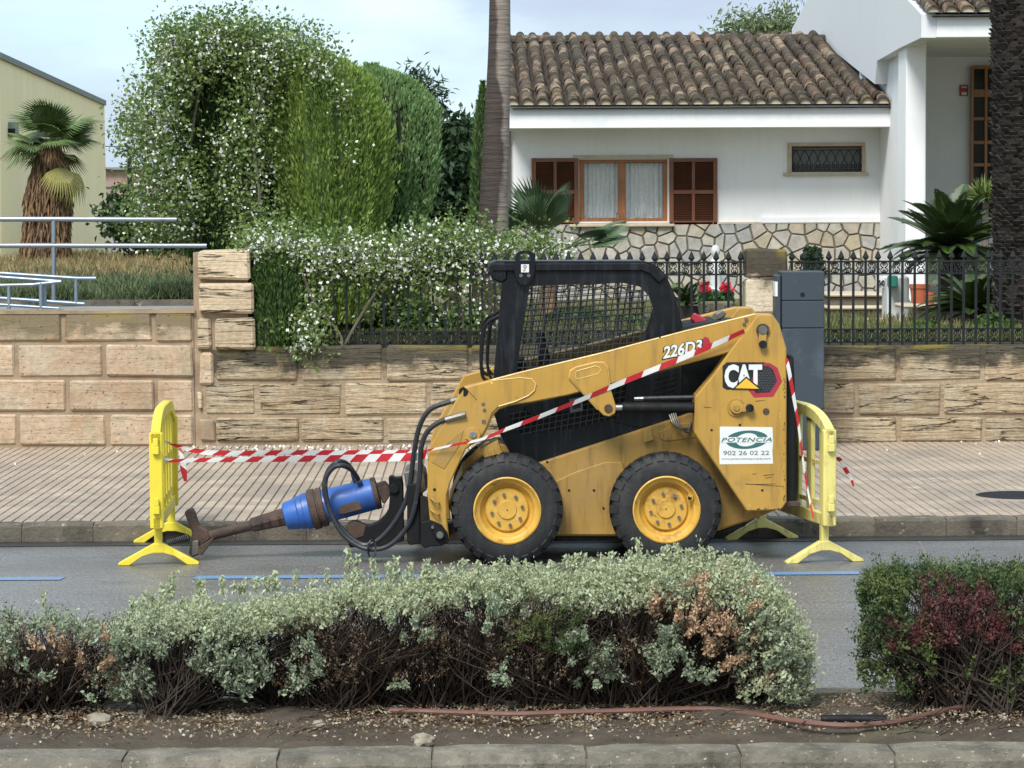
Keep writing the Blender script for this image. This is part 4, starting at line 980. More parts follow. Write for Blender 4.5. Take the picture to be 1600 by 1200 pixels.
q = MB(); q.box(PX(794, YE, 180), PX(1409, YE, 180), YE, YE+.12, ztop, PZ(165, YE, 1100)-.0); q.build('fascia', M['render'], hs, bevel=.01)
q = MB(); q.box(PX(794, YE, 180), PX(1409, YE, 180), YE+.12, YH+.3, ztop+.03, ztop+.1); q.build('soffit', M['render'], hs)
# main window
wn = empty('window', (xc(974), YH, zc(346))); wn.parent = hs; wn.location = WL[wn]-WL[hs]
for a in ((905, 249, 1043, 254), (905, 341, 1043, 347), (905, 254, 912, 341), (1036, 254, 1043, 341), (966, 254, 977, 341)): hbox('frame', a, YH+.06, YH+.12, M['wood'], wn, .006)
for a in ((912, 254, 966, 341), (977, 254, 1036, 341)):
    hbox('pane', a, YH+.09, YH+.094, M['glass'], wn)
    q = MB(); p, e = W(a[0]-2, a[3], YH), W(a[2]+2, a[1], YH); k = 60; vs = []
    for i in range(k+1):
        x = p.x+(e.x-p.x)*i/k; y = YH+.2+.018*math.sin(i*.95+.4*math.sin(i*.31)); vs += [(x, y, p.z), (x, y, e.z)]
    q.add(vs, [(2*i, 2*i+2, 2*i+3, 2*i+1) for i in range(k)]); q.build('curtain', M['cloth'], wn, smooth=True)
hbox('lintel', (896, 242, 1052, 247.5), YH-.05, YH+.1, M['sill'], wn, .006); hbox('sill', (890, 350, 1054, 354.5), YH-.12, YH+.1, M['sill'], wn, .008)
for x in (962, 968, 973):
    q = MB(); p = W(x, 345, YH-.02); q.tube(sm([p, p+Vector((.01, 0, .06)), p+Vector((random.uniform(-.05, .05), 0, .11))], 3), .006, 5); q.build('flower_stem', M['wood2'], wn)
hbox('flower_box', (958, 340, 978, 348), YH-.08, YH, M['wood2'], wn, .01)
for (a, e) in ((831, 904), (1046, 1121)):
    sh = hbox('shutter', (a, 247, e, 351), YH-.012, YH-.006, M['wood2'], hs); y0 = YH-.05
    m_ = (a+e)/2
    for r_ in ((a, 247, a+6.5, 351), (e-6.5, 247, e, 351), (a+6.5, 247, e-6.5, 253), (a+6.5, 345, e-6.5, 351), (a+6.5, 297, e-6.5, 303), (m_-2.5, 253, m_+2.5, 297), (m_-2.5, 303, m_+2.5, 345)):
        hbox('shutter_rail', r_, y0, YH-.014, M['wood2'], sh, .003)
    q = MB()
    for (u0, u1) in ((a+6.5, m_-2.5), (m_+2.5, e-6.5)):
        for (v0, v1) in ((253, 297), (303, 345)):
            for k in range(int((v1-v0)/2.9)):
                p, e2 = W(u0, v0+k*2.9+2.7, YH), W(u1, v0+k*2.9+.4, YH)
                q.add([(p.x, y0+.008, p.z), (e2.x, y0+.008, p.z), (e2.x, YH-.014, e2.z), (p.x, YH-.014, e2.z)], [(0, 1, 2, 3)])
    kind(q.build('louvres', M['louvre'], sh), 'stuff')
# small window with grille
w2 = empty('window', (xc(1290), YH, OP[1][2])); w2.parent = hs; w2.location = WL[w2]-WL[hs]
for a in ((1231, 223, 1352, 228.2), (1231, 228.2, 1237, 270), (1347, 228.2, 1352.5, 270)): hbox('trim', a, YH-.03, YH+.1, M['sill'], w2, .004)
hbox('sill', (1225, 270, 1358, 274.5), YH-.07, YH+.1, M['sill'], w2, .006)
for a in ((1237, 228, 1347, 231), (1237, 266.5, 1347, 269), (1237, 231, 1240, 266.5), (1344, 231, 1347, 266.5)): hbox('frame', a, YH+.1, YH+.16, M['wood2'], w2)
hbox('dim_room_panel', (1237, 228, 1347, 269), YH+.14, YH+.15, M['trimg'], w2)  # grey panel added as the dim room, lightened so the grille reads
for a in ((1237, 234, 1347, 235.2), (1237, 264.5, 1347, 265.7)): hbox('grille_bar', a, YH+.02, YH+.035, M['iron'], w2)
hh = (PZ(235, YH, 1290)-PZ(265, YH, 1290))
for k in range(8):
    cx_ = xc(1237+110*(k+.5)/8); q = MB(); zc_ = PZ(250, YH, 1290)
    for s_ in (-1, 1):
        pts = [(cx_+s_*.005, zc_+hh*.5), (cx_+s_*.05, zc_+hh*.2), (cx_+s_*.052, zc_-hh*.0), (cx_+s_*.015, zc_-hh*.24), (cx_+s_*.02, zc_-hh*.42), (cx_+s_*.045, zc_-hh*.38), (cx_+s_*.045, zc_-hh*.25), (cx_+s_*.03, zc_-hh*.27)]
        q.tube(sm([(x, YH+.03, z) for x, z in pts], 3), .008, 4)
    q.build('grille_scroll', M['iron'], w2)
hbox('ledge', (1190, 338.5, 1409, 348), YH-.06, YH+.02, M['render'], hs, .006)
# crazy-paved plinth: one piece per stone
M['plinth'] = pm('plinth_stone', lin('a89c86'), .85, .2, 6, .5, 30, rand=.0, spots=[(lin('8f8674'), 9, .55, .2)])
m, n, l, b = newmat('plinth_stone_mixed')
oi = n.new('ShaderNodeObjectInfo'); v = worldpos(n, l)
c = ramp(n, l, oi.outputs['Random'], [(0, lin('a29e94')), (.3, lin('b2ac9e')), (.55, lin('989896')), (.75, lin('aca498')), (.93, lin('a89c84')), (1, lin('8a8e94'))])
c = mixc(n, l, 1, c, ramp(n, l, noise(n, l, v, 9, 6), [(.3, .78), (.7, 1.15)]), 'MULTIPLY')
l.new(c, b.inputs['Base Color']); b.inputs['Roughness'].default_value = .85; bump(n, l, b, noise(n, l, v, 14, 6), .5, .02)
M['plinth'] = m
pz0, pz1 = PZ(470, YH, 1100), zpl-.01
pp = MB(); pp.box(XL, XR, YH-.035, YH-.003, pz0, pz1); pln = pp.build('plinth', M['step'], hs)
q = MB(); q.box(XL, XR-.05, YH-.05, YH-.003, pz1, pz1+.025); q.build('plinth_cap', M['sill'], pln)
def clip(poly, nx, nz, c_):
    o = []
    for i in range(len(poly)):
        a, e = poly[i], poly[(i+1) % len(poly)]; da, de = a[0]*nx+a[1]*nz-c_, e[0]*nx+e[1]*nz-c_
        if da <= 0: o.append(a)
        if da*de < 0: t = da/(da-de); o.append((a[0]+(e[0]-a[0])*t, a[1]+(e[1]-a[1])*t))
    return o
seeds = []
cell = .185
for i in range(int((XR-XL)/cell)+1):
    for j in range(int((pz1-pz0)/cell)+1):
        seeds.append((XL+(i+random.uniform(.1, .9))*cell, pz0+(j+random.uniform(.1, .9))*cell))
for i, s in enumerate(seeds):
    poly = [(XL, pz0), (XR, pz0), (XR, pz1), (XL, pz1)]
    for j, t in enumerate(seeds):
        dx, dz = t[0]-s[0], t[1]-s[1]; d2 = math.hypot(dx, dz)
        if i == j or d2 > .95: continue
        poly = clip(poly, dx/d2, dz/d2, (s[0]*dx+s[1]*dz+t[0]*dx+t[1]*dz)/(2*d2)-.009)
        if len(poly) < 3: break
    if len(poly) < 3: continue
    cx_ = sum(p[0] for p in poly)/len(poly); cz_ = sum(p[1] for p in poly)/len(poly)
    if max(abs(p[0]-cx_) for p in poly) < .03: continue
    q = MB(); k = len(poly); y_ = YH-.05-random.uniform(0, .012)
    q.add([(x, YH-.034, z) for x, z in poly]+[(cx_+(x-cx_)*.9, y_, cz_+(z-cz_)*.9) for x, z in poly], [(a, (a+1) % k, (a+1) % k+k, a+k) for a in range(k)]+[tuple(range(k, 2*k))])
    q.build('stone', M['plinth'], pln)

# roof of clay tiles
m, n, l, b = newmat('old_clay_tile')
oi = n.new('ShaderNodeObjectInfo'); v = worldpos(n, l); wn_ = n.new('ShaderNodeTexWhiteNoise')
mp_ = n.new('ShaderNodeVectorMath'); mp_.operation = 'SNAP'; mp_.inputs[1].default_value = (.207, .35, 10); l.new(worldpos(n, l), mp_.inputs[0]); l.new(mp_.outputs[0], wn_.inputs['Vector'])
ad = n.new('ShaderNodeMath'); ad.operation = 'ADD'; l.new(oi.outputs['Random'], ad.inputs[0]); l.new(wn_.outputs[0], ad.inputs[1])
fr = n.new('ShaderNodeMath'); fr.operation = 'FRACT'; l.new(ad.outputs[0], fr.inputs[0])
c = ramp(n, l, fr.outputs[0], [(0, lin('40372f')), (.25, lin('574b41')), (.45, lin('3e3630')), (.7, lin('5e544c')), (.86, lin('6c5648')), (.95, lin('92806e'))])
c = mixc(n, l, ramp(n, l, noise(n, l, v, 11, 7, .7), [(.45, 0), (.62, .9)]), c, lin('3c3a30'))
c = mixc(n, l, ramp(n, l, noise(n, l, v, 7, 7, .7), [(.58, 0), (.66, .85)]), c, lin('8e8578'))
c = mixc(n, l, ramp(n, l, noise(n, l, v, 3, 5, .6), [(.56, 0), (.7, .6)]), c, lin('70684c'))
l.new(c, b.inputs['Base Color']); b.inputs['Roughness'].default_value = .95; b.inputs['Specular IOR Level'].default_value = .15
bump(n, l, b, noise(n, l, v, 30, 6, .7), .5, .02); M['clay'] = m
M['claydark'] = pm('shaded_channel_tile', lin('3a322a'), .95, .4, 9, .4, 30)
def tile_mesh(r0=.086, r1=.066, Ls=.44, th=.013, n_=7, fl=1):
    q = MB(); vs = []
    for (rr, y) in ((r0, 0), (r1, Ls), (r0-th, 0), (r1-th, Ls)):
        for i in range(n_+1):
            a = pi*i/n_; vs.append((math.cos(a)*rr, y, math.sin(a)*rr*fl))
    k = n_+1
    fs = [(i, i+1, k+i+1, k+i) for i in range(n_)]+[(2*k+i+1, 2*k+i, i, i+1)[::-1] for i in range(n_)]
    q.add(vs, fs); return q
cov = tile_mesh(); covm = cov.mesh('roof_tile', M['clay'], recalc=False)
covm.polygons.foreach_set('use_smooth', [True]*7+[False]*7)
def tile_roof(parent, name, xa, xb, ye, ze, yr, zr, parts_rows, spacing=.207, expo=.285, keep=None, yaw=0):
    ang = math.atan2(zr-ze, yr-ye); Ls = math.hypot(zr-ze, yr-ye)
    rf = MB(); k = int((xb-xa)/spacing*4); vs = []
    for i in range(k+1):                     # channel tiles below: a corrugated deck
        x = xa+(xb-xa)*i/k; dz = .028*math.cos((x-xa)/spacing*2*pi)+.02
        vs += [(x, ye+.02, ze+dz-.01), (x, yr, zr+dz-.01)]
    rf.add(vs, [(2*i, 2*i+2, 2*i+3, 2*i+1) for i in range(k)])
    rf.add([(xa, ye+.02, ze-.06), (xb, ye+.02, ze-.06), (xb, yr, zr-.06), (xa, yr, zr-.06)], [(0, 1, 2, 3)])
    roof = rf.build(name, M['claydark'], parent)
    rest = MB(); nc = int((xb-xa)/spacing); nr = int(Ls/expo)
    for c_ in range(nc+1):
        x = xa+c_*spacing
        for r in range(nr+1):
            s = r*expo-.05
            y = ye+math.cos(ang)*s; z = ze+math.sin(ang)*s+.012
            if keep and not keep(x, y): continue
            jx, jz, tw = random.gauss(0, .006), random.gauss(0, .004), random.gauss(0, .02)
            if r < parts_rows: place(covm, 'roof_tile', (x+jx, y, z+jz), roof, rot=(ang+.045, random.gauss(0, .05), tw), scale=(random.uniform(.95, 1.06),)*1+(1, random.uniform(.92, 1.1)) if False else None)
            else:
                Rm = Matrix.Rotation(tw, 3, 'Z') @ Matrix.Rotation(ang+.045, 3, 'X')
                rest.add([Rm @ Vector(p)+Vector((x+jx, y, z+jz)) for p in cov.v], cov.f)
    q = MB()
    for c_ in range(nc+1):                   # mortar plugs in the eave tiles
        x = xa+c_*spacing; q.add([(x+.079*math.cos(pi*i/6), ye-.03, ze-.005+.079*math.sin(pi*i/6)) for i in range(7)], [tuple(range(7))])
    kind(q.build('mortar_plugs', M['sill'], roof), 'stuff')
    if rest.v: kind(rest.build('upper_roof_tiles', M['clay'], roof, recalc=False), 'stuff')
    return roof
ze, zr = PZ(163, YE, 1100), PZ(64, YR, 1000)
XG = 5.5                                     # plane of the gable wall of the taller block
rfm = tile_roof(hs, 'roof', PX(797, YE, 160)+.03, PX(1412, YE, 160), YE-.1, ze, YR, zr, 11, keep=lambda x, y: x < XG-.05 or y < 38.2)
q = MB(); ridge_n = 12
for i in range(20):                          # ridge tiles
    x = XL-.05+i*.33
    if x > XG-.1: break
    rt = tile_mesh(.11, .1, .4, .014, 7); rt.v = [(x+b_, YR+a, zr+c_-.01+.004*math.sin(i*2.1)) for a, b_, c_ in rt.v]
    rt.build('ridge_tile', M['clay'], rfm, recalc=False)
# back slope so that the roof is closed
q = MB(); q.add([(XL, YR, zr), (XG, YR, zr), (XG, YR+5.5, ze), (XL, YR+5.5, ze)], [(0, 1, 2, 3)]); q.build('back_slope', M['clay'], rfm)
q = MB(); q.add([(XL+.001, YE+.12, ztop+.1), (XL+.001, YR+5.4, ztop), (XL+.001, YR+5.4, ze-.06), (XL+.001, YR, zr-.03), (XL+.001, YE+.12, ze-.06)], [(0, 1, 2, 3, 4)]); q.build('gable_wall', M['render'], hs)
# taller block with porch
def gp(px, py): Y = 4300*XG/(px-735); return (XG, Y, H+(334-py+(px-735)*-.005)*Y/4300)
tb = empty('porch_block', (7.5, 36, 1)); tb.parent = hs; tb.location = WL[tb]-WL[hs]
g = [gp(1440, 24), gp(1440, 60), gp(1406, 76), gp(1371, 96), gp(1368, 132), gp(1285, 66), gp(1238, 56)]
back = g[-1]; ridge = (XG, 40.5, gp(1440, 24)[2]+.245*(40.5-g[0][1]))
q = MB(); P_ = g+[(XG, 47, back[2]+.1), ridge]
q.add(P_+[(XG+.18, y, z) for x, y, z in P_], [tuple(range(9)), tuple(range(17, 8, -1))]+[(i, i+9, (i+1) % 9+9, (i+1) % 9) for i in range(9)])
q.build('gable_wall', M['renderg'], tb)
q = MB(); zq = gp(1440, 60)[2]; zf = gp(1440, 24)[2]; YP = g[0][1]
q.box(XG+.181, 16, YP, YP+.15, zq, zf); q.build('fascia', M['render'], tb, bevel=.01)
q = MB(); q.box(XG+.181, 16, YP+.15, 39.5, zq+.06, zq+.12); q.build('soffit', M['render'], tb)
q = MB(); q.box(XG+.02, 16, 38.82, 39, 1.2, zq+.06); q.build('back_wall', M['render'], tb)
xa_, xb_ = PX(1415.5, 35.1, 200), PX(1447, 35.1, 200)
q = MB(); q.box(xa_, xb_, 35.1, 35.75, 1.0, zq+.06); q.build('column', M['render'], tb, bevel=.012)
q = MB(); q.box(PX(1411, 36, 200), xa_+.1, 35.9, 38.9, 1.0, zq+.06); q.build('side_wall', M['render'], tb)
tile_roof(tb, 'porch_roof', XG+.12, 9.5, YP-.12, zf+.02, 40.5, zf+.02+.245*(40.5-YP), 3, spacing=.21)
dr = hbox('door', (1515, 104, 1680, 360), 38.76, 38.8, M['darkroom'], tb, yp=38.8)
for a in (1514, 1535.5, 1566, 1597, 1628): hbox('door_stile', (a, 104, a+6, 360), 38.70, 38.757, M['doorwood'], dr, .004, yp=38.8)
for b_ in (103, 140, 183, 220, 255, 292): hbox('door_rail', (1520, b_, 1634, b_+(12 if b_ == 140 else 5)), 38.71, 38.757, M['doorwood'], dr, .004, yp=38.8)
for i in range(3):
    for (v0, v1) in ((108, 140), (152, 183), (188, 220), (225, 255), (260, 292)): hbox('pane', (1520+i*31, v0, 1536+i*31, v1), 38.74, 38.742, M['glass'], dr, yp=38.8)
al = hbox('alarm_plaque', (1499.5, 133, 1512, 150), 38.78, 38.81, M['red'], None, .004, yp=38.8); top(al, 'small red alarm plaque on the porch wall beside the door', 'plaque')
hbox('white_print', (1502, 144, 1510, 148.5), 38.777, 38.779, M['white'], al, yp=38.8); hbox('white_print', (1502, 135.5, 1510, 137), 38.777, 38.779, M['white'], al, yp=38.8)
# downpipe at the left corner
q = MB(); p = W(794.5, 300, YH-.05); q.cyl((p.x, p.y, 1.2), (p.x, p.y, ztop), .035, n=8); q.build('downpipe', M['steel'], hs)

# garden steps, pots, planter
sp = empty('garden_steps', (PX(1345, 31), 31, 1), 'three mossy stone garden steps behind the right fence', 'steps')
for i, (a, e, y0, y1) in enumerate(((1292, 1420, 499, 545), (1296, 1400, 479, 499), (1294, 1384, 459, 479))):
    yy = 30.4+i*.4; hbox('step', (a, y0+5, e, y1), yy, yy+1.0, M['step'], sp, .015); hbox('tread', (a-2, y0, e+2, y0+4.5), yy-.05, yy+1.0, M['sill'], sp, .012)
M['terra'] = pm('terracotta', lin('a4583a'), .8, .2, 8, .1, 50)
M['whitep'] = pm('white_masonry', lin('c9cac8'), .85, .1, 3)
pd = hbox('white_pedestal', (1386, 432, 1421, 510), 29.8, 30.2, M['whitep'], None, .02); top(pd, 'white masonry pedestal beside the garden steps', 'pedestal')
tl = hbox('wall_plaque', (1369, 432, 1384, 450), 30.0, 30.05, M['white'], None, .004); top(tl, 'small white plaque with dark swirls above the steps', 'plaque')
for dx in (0, 6):
    q = MB(); q.tube([W(1374+dx+3*math.cos(t)*(1-t/9), 441+5*math.sin(t)*(1-t/9), 29.985) for t in np.linspace(0, 6, 14)], .008, 4); q.build('swirl_mark', M['ink'], tl)
M['tealbox'] = pm('teal_plastic', lin('2a7a6c'), .5, .1, 8)
tbx = hbox('letter_box', (1390, 431, 1403, 449), 29.6, 29.78, M['tealbox'], None, .01); top(tbx, 'small teal green box fixed to the white pedestal', 'box')
tbl = empty('stone_table', (PX(1443, 28.5), 28.5, 1), 'pale stone garden table carrying two terracotta pots', 'table')
hbox('table_top', (1411, 475.5, 1475, 482), 28.3, 28.9, M['sill'], tbl, .015); hbox('leg', (1432, 482, 1456, 540), 28.45, 28.75, M['sill'], tbl, .015)
def pot(px0, px1, py0, py1, Y, label, mat):
    p, e = W(px0, py1, Y), W(px1, py0, Y); r = (e.x-p.x)/2; h_ = e.z-p.z; c = Vector(((p.x+e.x)/2, Y+r*.2, p.z)); q = MB()
    q.lathe(c, [(0, 0), (r*.72, 0), (r*.92, h_*.8), (r, h_*.8), (r, h_), (r*.88, h_), (r*.8, h_*.85), (0, h_*.85)], 20, axis='z')
    return top(q.build('flower_pot', mat, None, smooth=True, base=True), label, 'pot'), c, r, h_
pot(1421, 1453, 444, 476, 28.6, 'larger terracotta flower pot on the stone table', M['terra'])
pot(1445, 1461, 457, 476.5, 28.35, 'smaller terracotta pot at the front of the stone table', M['terra'])
pt = empty('flower_planter', W(1118, 495, 26.2), 'pale stone planter with red cyclamen behind the loader', 'planter')
p, e = W(1092, 497, 26.2), W(1146, 470, 26.2); q = MB()
q.add([(p.x+.04, 26.1, p.z-.1), (e.x-.04, 26.1, p.z-.1), (e.x-.04, 26.4, p.z-.1), (p.x+.04, 26.4, p.z-.1), (p.x, 26.05, e.z), (e.x, 26.05, e.z), (e.x, 26.45, e.z), (p.x, 26.45, e.z)],
      [(0, 3, 2, 1), (4, 5, 6, 7), (0, 1, 5, 4), (1, 2, 6, 5), (2, 3, 7, 6), (3, 0, 4, 7)]); q.build('trough', M['step'], pt, bevel=.02)
for cx_ in (1104, 1119, 1134):
    q = MB(); q.tube([W(cx_+5*math.cos(t)*(1-t/14), 481+7*math.sin(t)*(1-t/14), 26.06) for t in np.linspace(0, 9, 22)], .01, 5); q.build('scroll_relief', M['step'], pt)
GL = leafmat('planter_leaf', lin('3c5a34'), lin('557a4a'))
P_ = np.array([W(random.uniform(1092, 1146), random.uniform(455, 473), random.uniform(26.1, 26.4)) for i in range(700)]); leaf_cloud('foliage', P_, .045, GL, pt, .8)
RF = leafmat('cyclamen_red', lin('c02838'), lin('d84a58'))
P_ = np.array([W(random.gauss(c_, 3.4), random.gauss(449, 3.6), random.uniform(26.05, 26.3)) for c_ in (1101, 1101, 1136, 1136) for i in range(45)]); leaf_cloud('flowers', P_, .05, RF, pt, .9)
so = empty('garden_statue', W(1119, 455, 30), 'small pale garden statue standing behind the flower planter', 'statue')
q = MB(); p = W(1118, 460, 30); q.lathe((p.x, 30, p.z), [(0, 0), (.1, 0), (.1, .05), (.07, .08), (.06, .2), (.075, .3), (.05, .38), (.03, .41), (.05, .45), (.05, .49), (.03, .53), (0, .54)], 14, axis='z'); q.build('figure', M['whitep'], so, smooth=True)
q = MB(); q.box(p.x-.12, p.x+.12, 29.88, 30.12, 1.0, p.z+.0); q.build('plinth', M['whitep'], so)

# ------------------------------------------------------------------ far left: cream building, brick house, pole, gate
M['cream'] = pm('cream_render_streaked', lin('f4e4b8'), .9, .05, 1.2, .05, 20, stretch=(2.2, 2.2, .16), spots=[(lin('e8d8ae'), 1.3, .5, .4), (lin('f6ecc8'), 2.0, .6, .3)])
cb = empty('cream_building', G(60, 402, ZL), 'cream rendered building with sloping roof edge at the far left', 'building')
def onray(px, py, Y): return W(px, py, Y)
A_ = [(-150, 24, 46), (0, 92, 48), (163, 165, 57)]
tops = [onray(*a) for a in A_]; q = MB(); bots = [Vector((t.x, t.y, ZL-.1)) for t in tops]
bots = [Vector((W(a[0]+(5 if a[0] > 100 else 2), 400, a[2]).x, a[2], ZL-.1)) for a in A_]
q.add(tops+bots, [(0, 1, 4, 3), (1, 2, 5, 4)]); d_ = Vector((-12, 5, 0)); q.add([tops[2], bots[2], bots[2]+d_, tops[2]+d_], [(0, 1, 2, 3)]); q.build('wall', M['cream'], cb)
q = MB(); 
for a, e in zip(tops[:-1], tops[1:]):
    dz = Vector((0, 0, .1)); dn = Vector((.05, -.06, 0)); q.add([a+dn, e+dn, e+dn+dz, a+dn+dz, a-dn, e-dn, e-dn+dz, a-dn+dz], [(0, 1, 2, 3), (3, 2, 6, 7), (0, 4, 5, 1), (1, 5, 6, 2)])
q.build('roof_edge', M['trimg'], cb)
q = MB(); p = onray(20, 202, 48.9); q.box(p.x-.05, p.x+.12, p.y-.35, p.y-.05, p.z-.14, p.z+.12); lt = q.build('wall_lamp', M['trimg'], cb, bevel=.02)
q = MB(); q.box(p.x-.03, p.x+.1, p.y-.38, p.y-.34, p.z-.12, p.z+.0); q.build('lamp_glass', M['hole'], lt)
M['brick'] = pm('far_pink_brick', lin('a38a7c'), .9, .15, 2, spots=[(lin('8a7266'), 5, .5, .2)])
bh = empty('brick_house', (PX(190, 80), 80, 1), 'distant pinkish brick house behind the cream building', 'building')
hbox('wall', (120, 264, 330, 420), 80, 88, M['brick'], bh); hbox('roof_edge', (118, 261, 332, 265), 79.8, 88.2, M['trimg'], bh); hbox('roof_band', (120, 290, 330, 292), 79.95, 80, M['trimg'], bh)
hbox('window', (167, 303, 172, 322), 79.9, 80, M['darkroom'], bh)
up = empty('utility_pole', (PX(201, 60), 60, 1), 'thin dark utility pole between the cream building and the climber', 'pole')
q = MB(); a = W(202, 228, 60); q.cyl((a.x, 60, 1), a, .07, .05, n=8); q.build('shaft', M['iron'], up)
q = MB(); q.cyl(a+Vector((-.15, 0, -.1)), a+Vector((.15, 0, -.1)), .03, n=6); q.build('crossarm', M['iron'], up)
for (y0, y1) in ((226, 229), (256, 268)):
    q = MB(); q.tube([W(100, y0, 62), W(150, (y0+y1)/2+1, 61), W(202, y1, 60)], .012, 4); q.build('wire', M['iron'], up)
wg = empty('white_gate', (PX(191, 52), 52, ZL), 'white panelled gate beside the cream building corner', 'gate')
M['gatew'] = pm('gate_white', lin('b9bcba'), .7, .1, 4)
hbox('panel', (169, 372, 211, 402), 52, 52.05, M['gatew'], wg)
for a in (169, 177, 188, 198, 208): hbox('post', (a, 343, a+3, 372), 52, 52.05, M['gatew'], wg)
hbox('top_bar', (168, 341, 212, 344), 51.99, 52.06, M['gatew'], wg)
lw = hbox('low_wall', (212, 388, 420, 402), 50, 50.3, M['brick'], None); top(lw, 'low distant garden wall behind the dry lawn', 'wall')

# steel handrails of the ramp
M['rail'] = pm('galvanised_tube', lin('8e9aa6'), .34, .1, 8, metal=.75)
def railing(name, label, tubes, posts, Y):
    r = empty(name, (W(tubes[0][0][0][0], 400, Y).x, Y, ZL), label, 'handrail')
    for pts, rad in tubes:
        q = MB(); q.tube([W(a, b_, Y+d) for a, b_, d in pts], rad, 10); q.build('rail', M['rail'], r, smooth=True)
    for (a, b0, b1, d, rad) in posts:
        q = MB(); q.cyl(W(a, b0, Y+d), W(a, b1, Y+d), rad, n=10); q.build('post', M['rail'], r, smooth=True)
    return r
railing('steel_handrail', 'long galvanised two-bar handrail crossing in front of the fan palm', [([(-200, 342, 0), (276, 343, 0)], .024), ([(-200, 383.5, 0), (323, 384, 0)], .024)], [(84, 343, 474, 0, .021), (-120, 343, 474, 0, .021)], 26.0)
railing('steel_handrail', 'low sloping ramp handrail ending above the walkway', [([(-120, 420, 0), (0, 427, 0), (120, 435, 0), (150, 435, 0)], .018), ([(-120, 460, 0), (0, 466, 0), (132, 475, 0)], .018)], [(119, 436, 473, 0, .018), (-60, 424, 462, 0, .018)], 25.5)
railing('steel_handrail', 'front ramp handrail with twin posts rising from the left wall', [([(-120, 426, .15), (0, 433, .1), (96, 440, 0)], .017), ([(-120, 450, 0), (0, 446, 0), (50, 445, 0), (96, 440, 0)], .017), ([(-120, 472, 0), (0, 476, 0), (92, 482, 0)], .015)], [(14, 447, 483, 0, .017), (64, 442, 484, 0, .018), (70, 442, 484, .05, .018)], 25.1)

# ------------------------------------------------------------------ conifers
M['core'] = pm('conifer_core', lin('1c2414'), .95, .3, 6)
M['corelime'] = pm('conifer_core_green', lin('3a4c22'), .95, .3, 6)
M['twig'] = pm('brown_twig', lin('3a3028'), .9, .3, 12)
M['twigdry'] = pm('dry_twig', lin('44362c'), .9, .4, 9)
M['stemgrey'] = pm('grey_stem', lin('6b6256'), .9, .3, 9)
CYD = leafmat('cypress_dark', lin('3a5426'), lin('667f4a'), lin('46622e'), .2)
CYM = leafmat('cypress_lime', lin('6c883a'), lin('a8bc66'), lin('809a4c'), .4)
CYR = leafmat('cypress_blue_green', lin('6e8e54'), lin('acc48a'), lin('7c9c62'), .4)
def conifer(label, prof_, Y, ry, mat, n_, size=.085, ph=0., name='cypress', rough=.1, base=None):
    """prof_: (photo y, centre x, half width) from top to bottom; dense upright sprays on a ribbed column"""
    ys = np.array([p[0] for p in prof_], float); cs = np.array([p[1] for p in prof_], float); hw = np.array([p[2] for p in prof_], float)
    Z = np.array([PZ(y, Y) for y in ys]); Xc = np.array([PX(c, Y) for c in cs]); Hw = hw*Y/4300
    zb = base if base is not None else Z[-1]
    root = empty(name, (float(Xc[-1]), Y, zb), label, 'tree')
    o = np.argsort(Z)
    def rad(z, th):
        r = np.interp(z, Z[o], Hw[o])
        rib = .5*np.sin(7*th+ph+1.3*np.sin(z*1.7+ph))+.3*np.sin(17*th+2*ph+2*z)+.25*np.sin(5*z+3*th+ph)+.2*np.sin(31*th+ph*3)
        return r*(1+rough*rib)
    z = rng.uniform(Z.min(), Z.max()+.03, n_); th = rng.uniform(0, 2*pi, n_)
    keep = np.sin(th) < .55; z, th = z[keep], th[keep]; n2 = len(z)
    pk = np.sin(th*9+z*2.1+ph)+np.sin(th*21-z*3.3+2*ph)+np.sin(z*6.1+th*5+ph)
    hole = pk > 1.9; z, th = z[~hole], th[~hole]; n2 = len(z)
    k = rng.uniform(.84, 1.05, n2)+.09*np.abs(rng.normal(size=n2))*(rng.uniform(0, 1, n2) > .8); R_ = rad(z, th)*k
    cx = np.interp(z, Z[o], Xc[o]); fy = np.interp(z, Z[o], Hw[o]); ryv = np.minimum(ry, fy*1.0)/np.maximum(fy, .01)
    P_ = np.stack([cx+R_*np.cos(th), Y+R_*np.sin(th)*ryv, z], 1)
    d = np.stack([np.cos(th)*.5, np.sin(th)*.5, np.full(n2, 1.)], 1)
    leaf_cloud('crown', P_, size, mat, root, .3, d, .72)
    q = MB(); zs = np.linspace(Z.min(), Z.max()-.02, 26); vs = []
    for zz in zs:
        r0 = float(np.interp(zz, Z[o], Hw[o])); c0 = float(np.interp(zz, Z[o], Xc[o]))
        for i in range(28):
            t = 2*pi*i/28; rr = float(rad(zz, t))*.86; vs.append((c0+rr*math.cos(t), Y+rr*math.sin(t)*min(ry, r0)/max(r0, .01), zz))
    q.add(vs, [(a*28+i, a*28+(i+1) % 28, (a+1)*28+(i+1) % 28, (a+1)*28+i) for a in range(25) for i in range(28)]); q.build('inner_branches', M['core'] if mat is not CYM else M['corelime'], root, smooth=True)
    q = MB(); q.cyl((float(Xc[-1]), Y, 1.0), (float(Xc[0]), Y, float(Z.max())-.2), .09, .02, n=8); q.build('trunk', M['twig'], root)
    return root
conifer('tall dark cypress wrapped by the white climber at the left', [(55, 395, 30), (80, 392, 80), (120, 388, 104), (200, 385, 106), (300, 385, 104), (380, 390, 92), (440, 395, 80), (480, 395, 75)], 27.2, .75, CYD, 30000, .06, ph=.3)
conifer('lime green cypress in the middle of the conifer group', [(84, 490, 20), (92, 496, 46), (115, 508, 66), (150, 518, 80), (200, 523, 84), (300, 522, 80), (380, 515, 74), (440, 510, 66), (500, 510, 60)], 26.6, .55, CYM, 34000, .058, ph=1.9, rough=.17)
